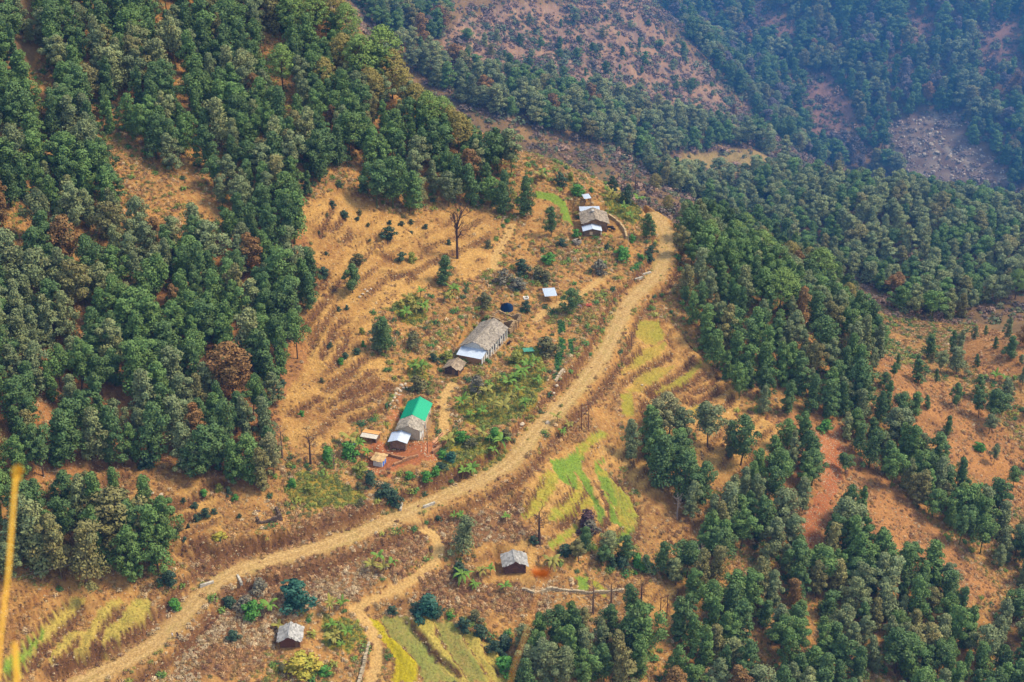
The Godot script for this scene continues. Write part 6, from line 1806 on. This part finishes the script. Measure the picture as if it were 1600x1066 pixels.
func bodies() -> void:
	var V := func(x, y, z): return Vector3(x, y, z)
	var i := 0
	for s in PEOPLE:
		var st := 1.0 if i == 0 else -1.0
		var bones := [
			[V.call(0, 0.92, 0), V.call(0, 1.32, 0.02), 0.13, 0.15], [V.call(-0.16, 1.38, 0), V.call(0.16, 1.38, 0), 0.07, 0.07],
			[V.call(0, 1.4, 0), V.call(0, 1.5, 0.02), 0.055, 0.05], [V.call(0, 1.56, 0.03), V.call(0, 1.6, 0.02), 0.09, 0.095], [V.call(0, 1.55, 0.11), V.call(0, 1.54, 0.13), 0.02, 0.015],
			[V.call(-0.09, 0.9, 0), V.call(-0.1, 0.48, 0.14 * st), 0.1, 0.065], [V.call(-0.1, 0.48, 0.14 * st), V.call(-0.1, 0.07, 0.1 * st - 0.06), 0.062, 0.042], [V.call(-0.1, 0.04, 0.08 * st - 0.06), V.call(-0.1, 0.03, 0.08 * st + 0.12), 0.04, 0.03],
			[V.call(0.09, 0.9, 0), V.call(0.1, 0.48, -0.08 * st), 0.1, 0.065], [V.call(0.1, 0.48, -0.08 * st), V.call(0.1, 0.07, -0.2 * st - 0.02), 0.062, 0.042], [V.call(0.1, 0.04, -0.2 * st - 0.02), V.call(0.1, 0.03, -0.2 * st + 0.16), 0.04, 0.03],
			[V.call(-0.2, 1.36, 0), V.call(-0.25, 1.08, -0.08 * st), 0.055, 0.042], [V.call(-0.25, 1.08, -0.08 * st), V.call(-0.25, 0.84, 0.02), 0.04, 0.03], [V.call(-0.25, 0.8, 0.03), V.call(-0.25, 0.72, 0.05), 0.03, 0.018],
			[V.call(0.2, 1.36, 0), V.call(0.25, 1.08, 0.1 * st), 0.055, 0.042], [V.call(0.25, 1.08, 0.1 * st), V.call(0.25, 0.84, 0.18 * st), 0.04, 0.03], [V.call(0.25, 0.8, 0.19 * st), V.call(0.25, 0.72, 0.21 * st), 0.03, 0.018]]
		var shirt := lin(206, 196, 190) if i == 0 else lin(70, 52, 66)
		var legs := lin(58, 54, 66)
		var skin := lin(140, 96, 72)
		var hair := lin(26, 22, 22)
		var m := blob(bones, 0.035, 0.018, func(p: Vector3) -> Color:
			if p.y > 1.57 or (p.y > 1.48 and p.z < 0.0): return hair
			if p.y > 1.46 or (p.y < 0.86 and absf(p.x) > 0.2): return skin
			if p.y > 0.88: return shirt
			return legs if p.y > 0.07 else hair)
		var t := thing("person", ground_at(s[0], s[1]), 2.4 + 0.2 * i, "person in a pale top walking on the dirt road, lower left" if i == 0 else "person in a dark top walking on the dirt road, lower left", "person", "")
		part("body", m, M.cloth, t)
		i += 1
	var cow := [
		[V.call(0, 1.05, -0.65), V.call(0, 1.02, 0.55), 0.36, 0.37], [V.call(0, 0.9, -0.2), V.call(0, 0.86, 0.3), 0.33, 0.32], [V.call(0, 1.12, 0.6), V.call(0, 1.15, 1.0), 0.24, 0.16],
		[V.call(0, 1.17, 1.05), V.call(0, 1.0, 1.42), 0.14, 0.09], [V.call(-0.12, 1.26, 1.08), V.call(-0.32, 1.22, 0.98), 0.05, 0.03], [V.call(0.12, 1.26, 1.08), V.call(0.32, 1.22, 0.98), 0.05, 0.03],
		[V.call(-0.1, 1.3, 1.05), V.call(-0.34, 1.36, 0.8), 0.045, 0.015], [V.call(0.1, 1.3, 1.05), V.call(0.34, 1.36, 0.8), 0.045, 0.015],
		[V.call(-0.2, 0.8, 0.55), V.call(-0.2, 0.42, 0.56), 0.13, 0.075], [V.call(-0.2, 0.42, 0.56), V.call(-0.2, 0.05, 0.54), 0.065, 0.06],
		[V.call(0.2, 0.8, 0.55), V.call(0.2, 0.42, 0.6), 0.13, 0.075], [V.call(0.2, 0.42, 0.6), V.call(0.2, 0.05, 0.6), 0.065, 0.06],
		[V.call(-0.2, 0.85, -0.7), V.call(-0.21, 0.45, -0.85), 0.17, 0.08], [V.call(-0.21, 0.45, -0.85), V.call(-0.21, 0.05, -0.78), 0.065, 0.06],
		[V.call(0.2, 0.85, -0.7), V.call(0.21, 0.45, -0.8), 0.17, 0.08], [V.call(0.21, 0.45, -0.8), V.call(0.21, 0.05, -0.72), 0.065, 0.06],
		[V.call(0, 1.2, -0.98), V.call(0, 0.55, -1.1), 0.04, 0.03]]
	var cm := blob(cow, 0.055, 0.03, func(p: Vector3) -> Color: return lin(40, 34, 36) * (1.0 if p.y > 0.12 else 0.6))
	var names2 := ["black buffalo on the left in the yard of the upper farmhouse", "black buffalo on the right in the yard of the upper farmhouse", "black calf in the courtyard right of the long house", "smaller dark calf close to the pillars of the long house"]
	i = 0
	for s in CATTLE:
		var t := thing("buffalo" if i < 2 else "calf", ground_at(s[0], s[1]), 1.2 + s[2], names2[i], "buffalo" if i < 2 else "calf", "")
		if i >= 2: t.scale = Vector3.ONE * (0.75 if i == 2 else 0.6)
		part("body", cm, M.cloth, t)
		i += 1

# ---------------------------------------------------------------- the viewer's own ledge and its dry stalks
func ledge() -> void:
	rng.seed = 4
	var b := MB.new()
	var rows := []
	for k in 9:
		var a := -1.2 + 2.4 * k / 8.0
		var q := []
		for e in [[-6.0, -1.3], [-2.0, -1.75], [0.5, -1.85], [1.5, -2.0], [1.75, -2.35], [1.9, -4.0], [2.6, -9.0], [6.0, -40.0]]:
			q.append(EYE + Vector3(a * 3.2 + rf(-0.04, 0.04), e[1] + rf(-0.04, 0.04), -e[0] + rf(-0.03, 0.03)))
		rows.append(q)
	for k in 8:
		for j in 7: b.quad(rows[k][j], rows[k][j + 1], rows[k + 1][j + 1], rows[k + 1][j], lin(150, 110, 70))
	single("viewpoint_ledge", b.mesh(), M.stone, "dry earth ledge the view is taken from, below the frame", "ledge", "", "structure")

func stalk(pts: Array, r: float, col: Color, parent: Node, called := "stalk") -> void:
	var b := MB.new()
	for k in pts.size() - 1:
		b.tube(pts[k], pts[k + 1], lerpf(r, r * 0.7, float(k) / pts.size()), lerpf(r, r * 0.7, float(k + 1) / pts.size()), 7, col)
	part(called, b.mesh(), M.cloth, parent)

func seen_at(u: float, v: float, d: float) -> Vector3:
	# a point D metres ahead of the viewer, used for the stalks growing on the ledge
	var up := Vector3.RIGHT.cross(FW)
	var t := tan(deg_to_rad(12.0))
	return EYE + (FW + Vector3.RIGHT * (u - 800.0) / 533.0 * t + up * (533.0 - v) / 533.0 * t) * d

func stalks() -> void:
	var straw := lin(206, 158, 60)
	var a := seen_at(18, 738, 1.95)
	var e := seen_at(2, 905, 1.9)
	var t := thing("grass_stalk", Vector3.ZERO, 0.0, "tall yellow dry grass stalk out of focus at the left edge", "grass stalk")
	stalk([a, seen_at(12, 820, 1.93), seen_at(6, 900, 1.9), seen_at(-6, 1000, 1.86), seen_at(-16, 1150, 1.8)], 0.0024, straw, t)
	stalk([a + Vector3(0.006, 0.004, 0), a, a - Vector3(0.0, 0.012, 0)], 0.006, straw, t, "seed_head")
	t = thing("grass_stalk", Vector3.ZERO, 0.0, "short thick yellow stalk out of focus in the lower left corner", "grass stalk")
	stalk([seen_at(16, 1008, 1.8), seen_at(19, 1066, 1.79), seen_at(24, 1160, 1.78)], 0.003, straw, t)
	stalk([seen_at(16, 1008, 1.8), seen_at(10, 985, 1.8), seen_at(40, 950, 1.8), seen_at(72, 918, 1.82)], 0.0016, lin(150, 100, 60), t, "side_stem")
	t = thing("grass_stalk", Vector3.ZERO, 0.0, "thin brown stalk with rusty seed head out of focus below the slate hut", "grass stalk")
	stalk([seen_at(845, 905, 1.95), seen_at(838, 940, 1.93), seen_at(820, 1000, 1.9), seen_at(802, 1050, 1.87), seen_at(780, 1160, 1.8)], 0.0007, lin(190, 130, 60), t)
	var b := MB.new()
	for k in 60:
		var d := Vector3(rf(-1, 1), rf(-0.35, 0.45), rf(-0.5, 0.5)) * 0.012
		var p := seen_at(845, 899, 1.95) + d
		b.tube(seen_at(845, 905, 1.95), p, 0.0022, 0.0012, 3, lin(168, 88, 40))
	part("seed_head", b.mesh(), M.cloth, t, true)

# ---------------------------------------------------------------- scene
func _ready() -> void:
	var cam := Camera3D.new()
	cam.name = "camera"
	add_child(cam)
	cam.position = EYE
	cam.rotation_degrees = Vector3(-28, 0, 0)
	cam.fov = 24.0
	cam.near = 0.2
	cam.far = 3000.0
	var at := CameraAttributesPhysical.new()
	at.frustum_focal_length = 56.0
	at.frustum_focus_distance = 450.0
	at.exposure_aperture = 6.3
	cam.attributes = at
	cam.current = true
	var env := Environment.new()
	env.background_mode = Environment.BG_SKY
	var sky := Sky.new()
	var sm := ProceduralSkyMaterial.new()
	sm.sky_top_color = Color(0.74, 0.80, 0.88)
	sm.sky_horizon_color = Color(0.86, 0.88, 0.90)
	sm.ground_horizon_color = Color(0.62, 0.62, 0.62)
	sm.ground_bottom_color = Color(0.34, 0.30, 0.26)
	sm.sky_curve = 0.2
	sm.sun_angle_max = 10.0
	sky.sky_material = sm
	env.sky = sky
	env.background_energy_multiplier = 0.5
	env.tonemap_mode = Environment.TONE_MAPPER_LINEAR
	env.tonemap_exposure = 3.8
	env.fog_enabled = true
	env.fog_density = 0.00008
	env.fog_light_color = Color(0.36, 0.60, 0.92)
	env.volumetric_fog_enabled = true
	env.volumetric_fog_density = 0.0
	env.sdfgi_enabled = true
	env.ssao_enabled = true
	env.ssil_enabled = true
	var we := WorldEnvironment.new()
	we.name = "surroundings"
	we.environment = env
	add_child(we)
	var sun := DirectionalLight3D.new()
	sun.name = "sun"
	sun.light_energy = 0.5
	sun.light_color = Color(1.0, 0.94, 0.82)
	sun.light_angular_distance = 14.0
	sun.shadow_enabled = true
	add_child(sun)
	sun.look_at_from_position(Vector3(0.85, 1.05, -0.12), Vector3.ZERO, Vector3.UP)
	var haze := FogVolume.new()
	haze.name = "valley_haze"
	haze.size = Vector3(1100, 420, 640)
	var hm := FogMaterial.new()
	hm.density = 0.0009
	hm.albedo = Color(0.30, 0.60, 0.92)
	haze.material = hm
	add_child(haze)
	haze.position = Vector3(80, -10, -890)
	tag(haze, "thin blue haze hanging in the valley behind the near ridge", "haze", "", "stuff")
	rng.seed = 1
	materials()
	M.far_bark = mat("far_bark", 0.95, Color(0.9, 0.75, 0.7))
	prepare_ground()
	build_ground()
	print("ground ", Time.get_ticks_msec())
	houses()
	furniture()
	bodies()
	print("built ", Time.get_ticks_msec())
	plants()
	forest()
	pines()
	small_plants()
	cover()
	set_apart()
	ledge()
	stalks()
	print("done ", Time.get_ticks_msec())
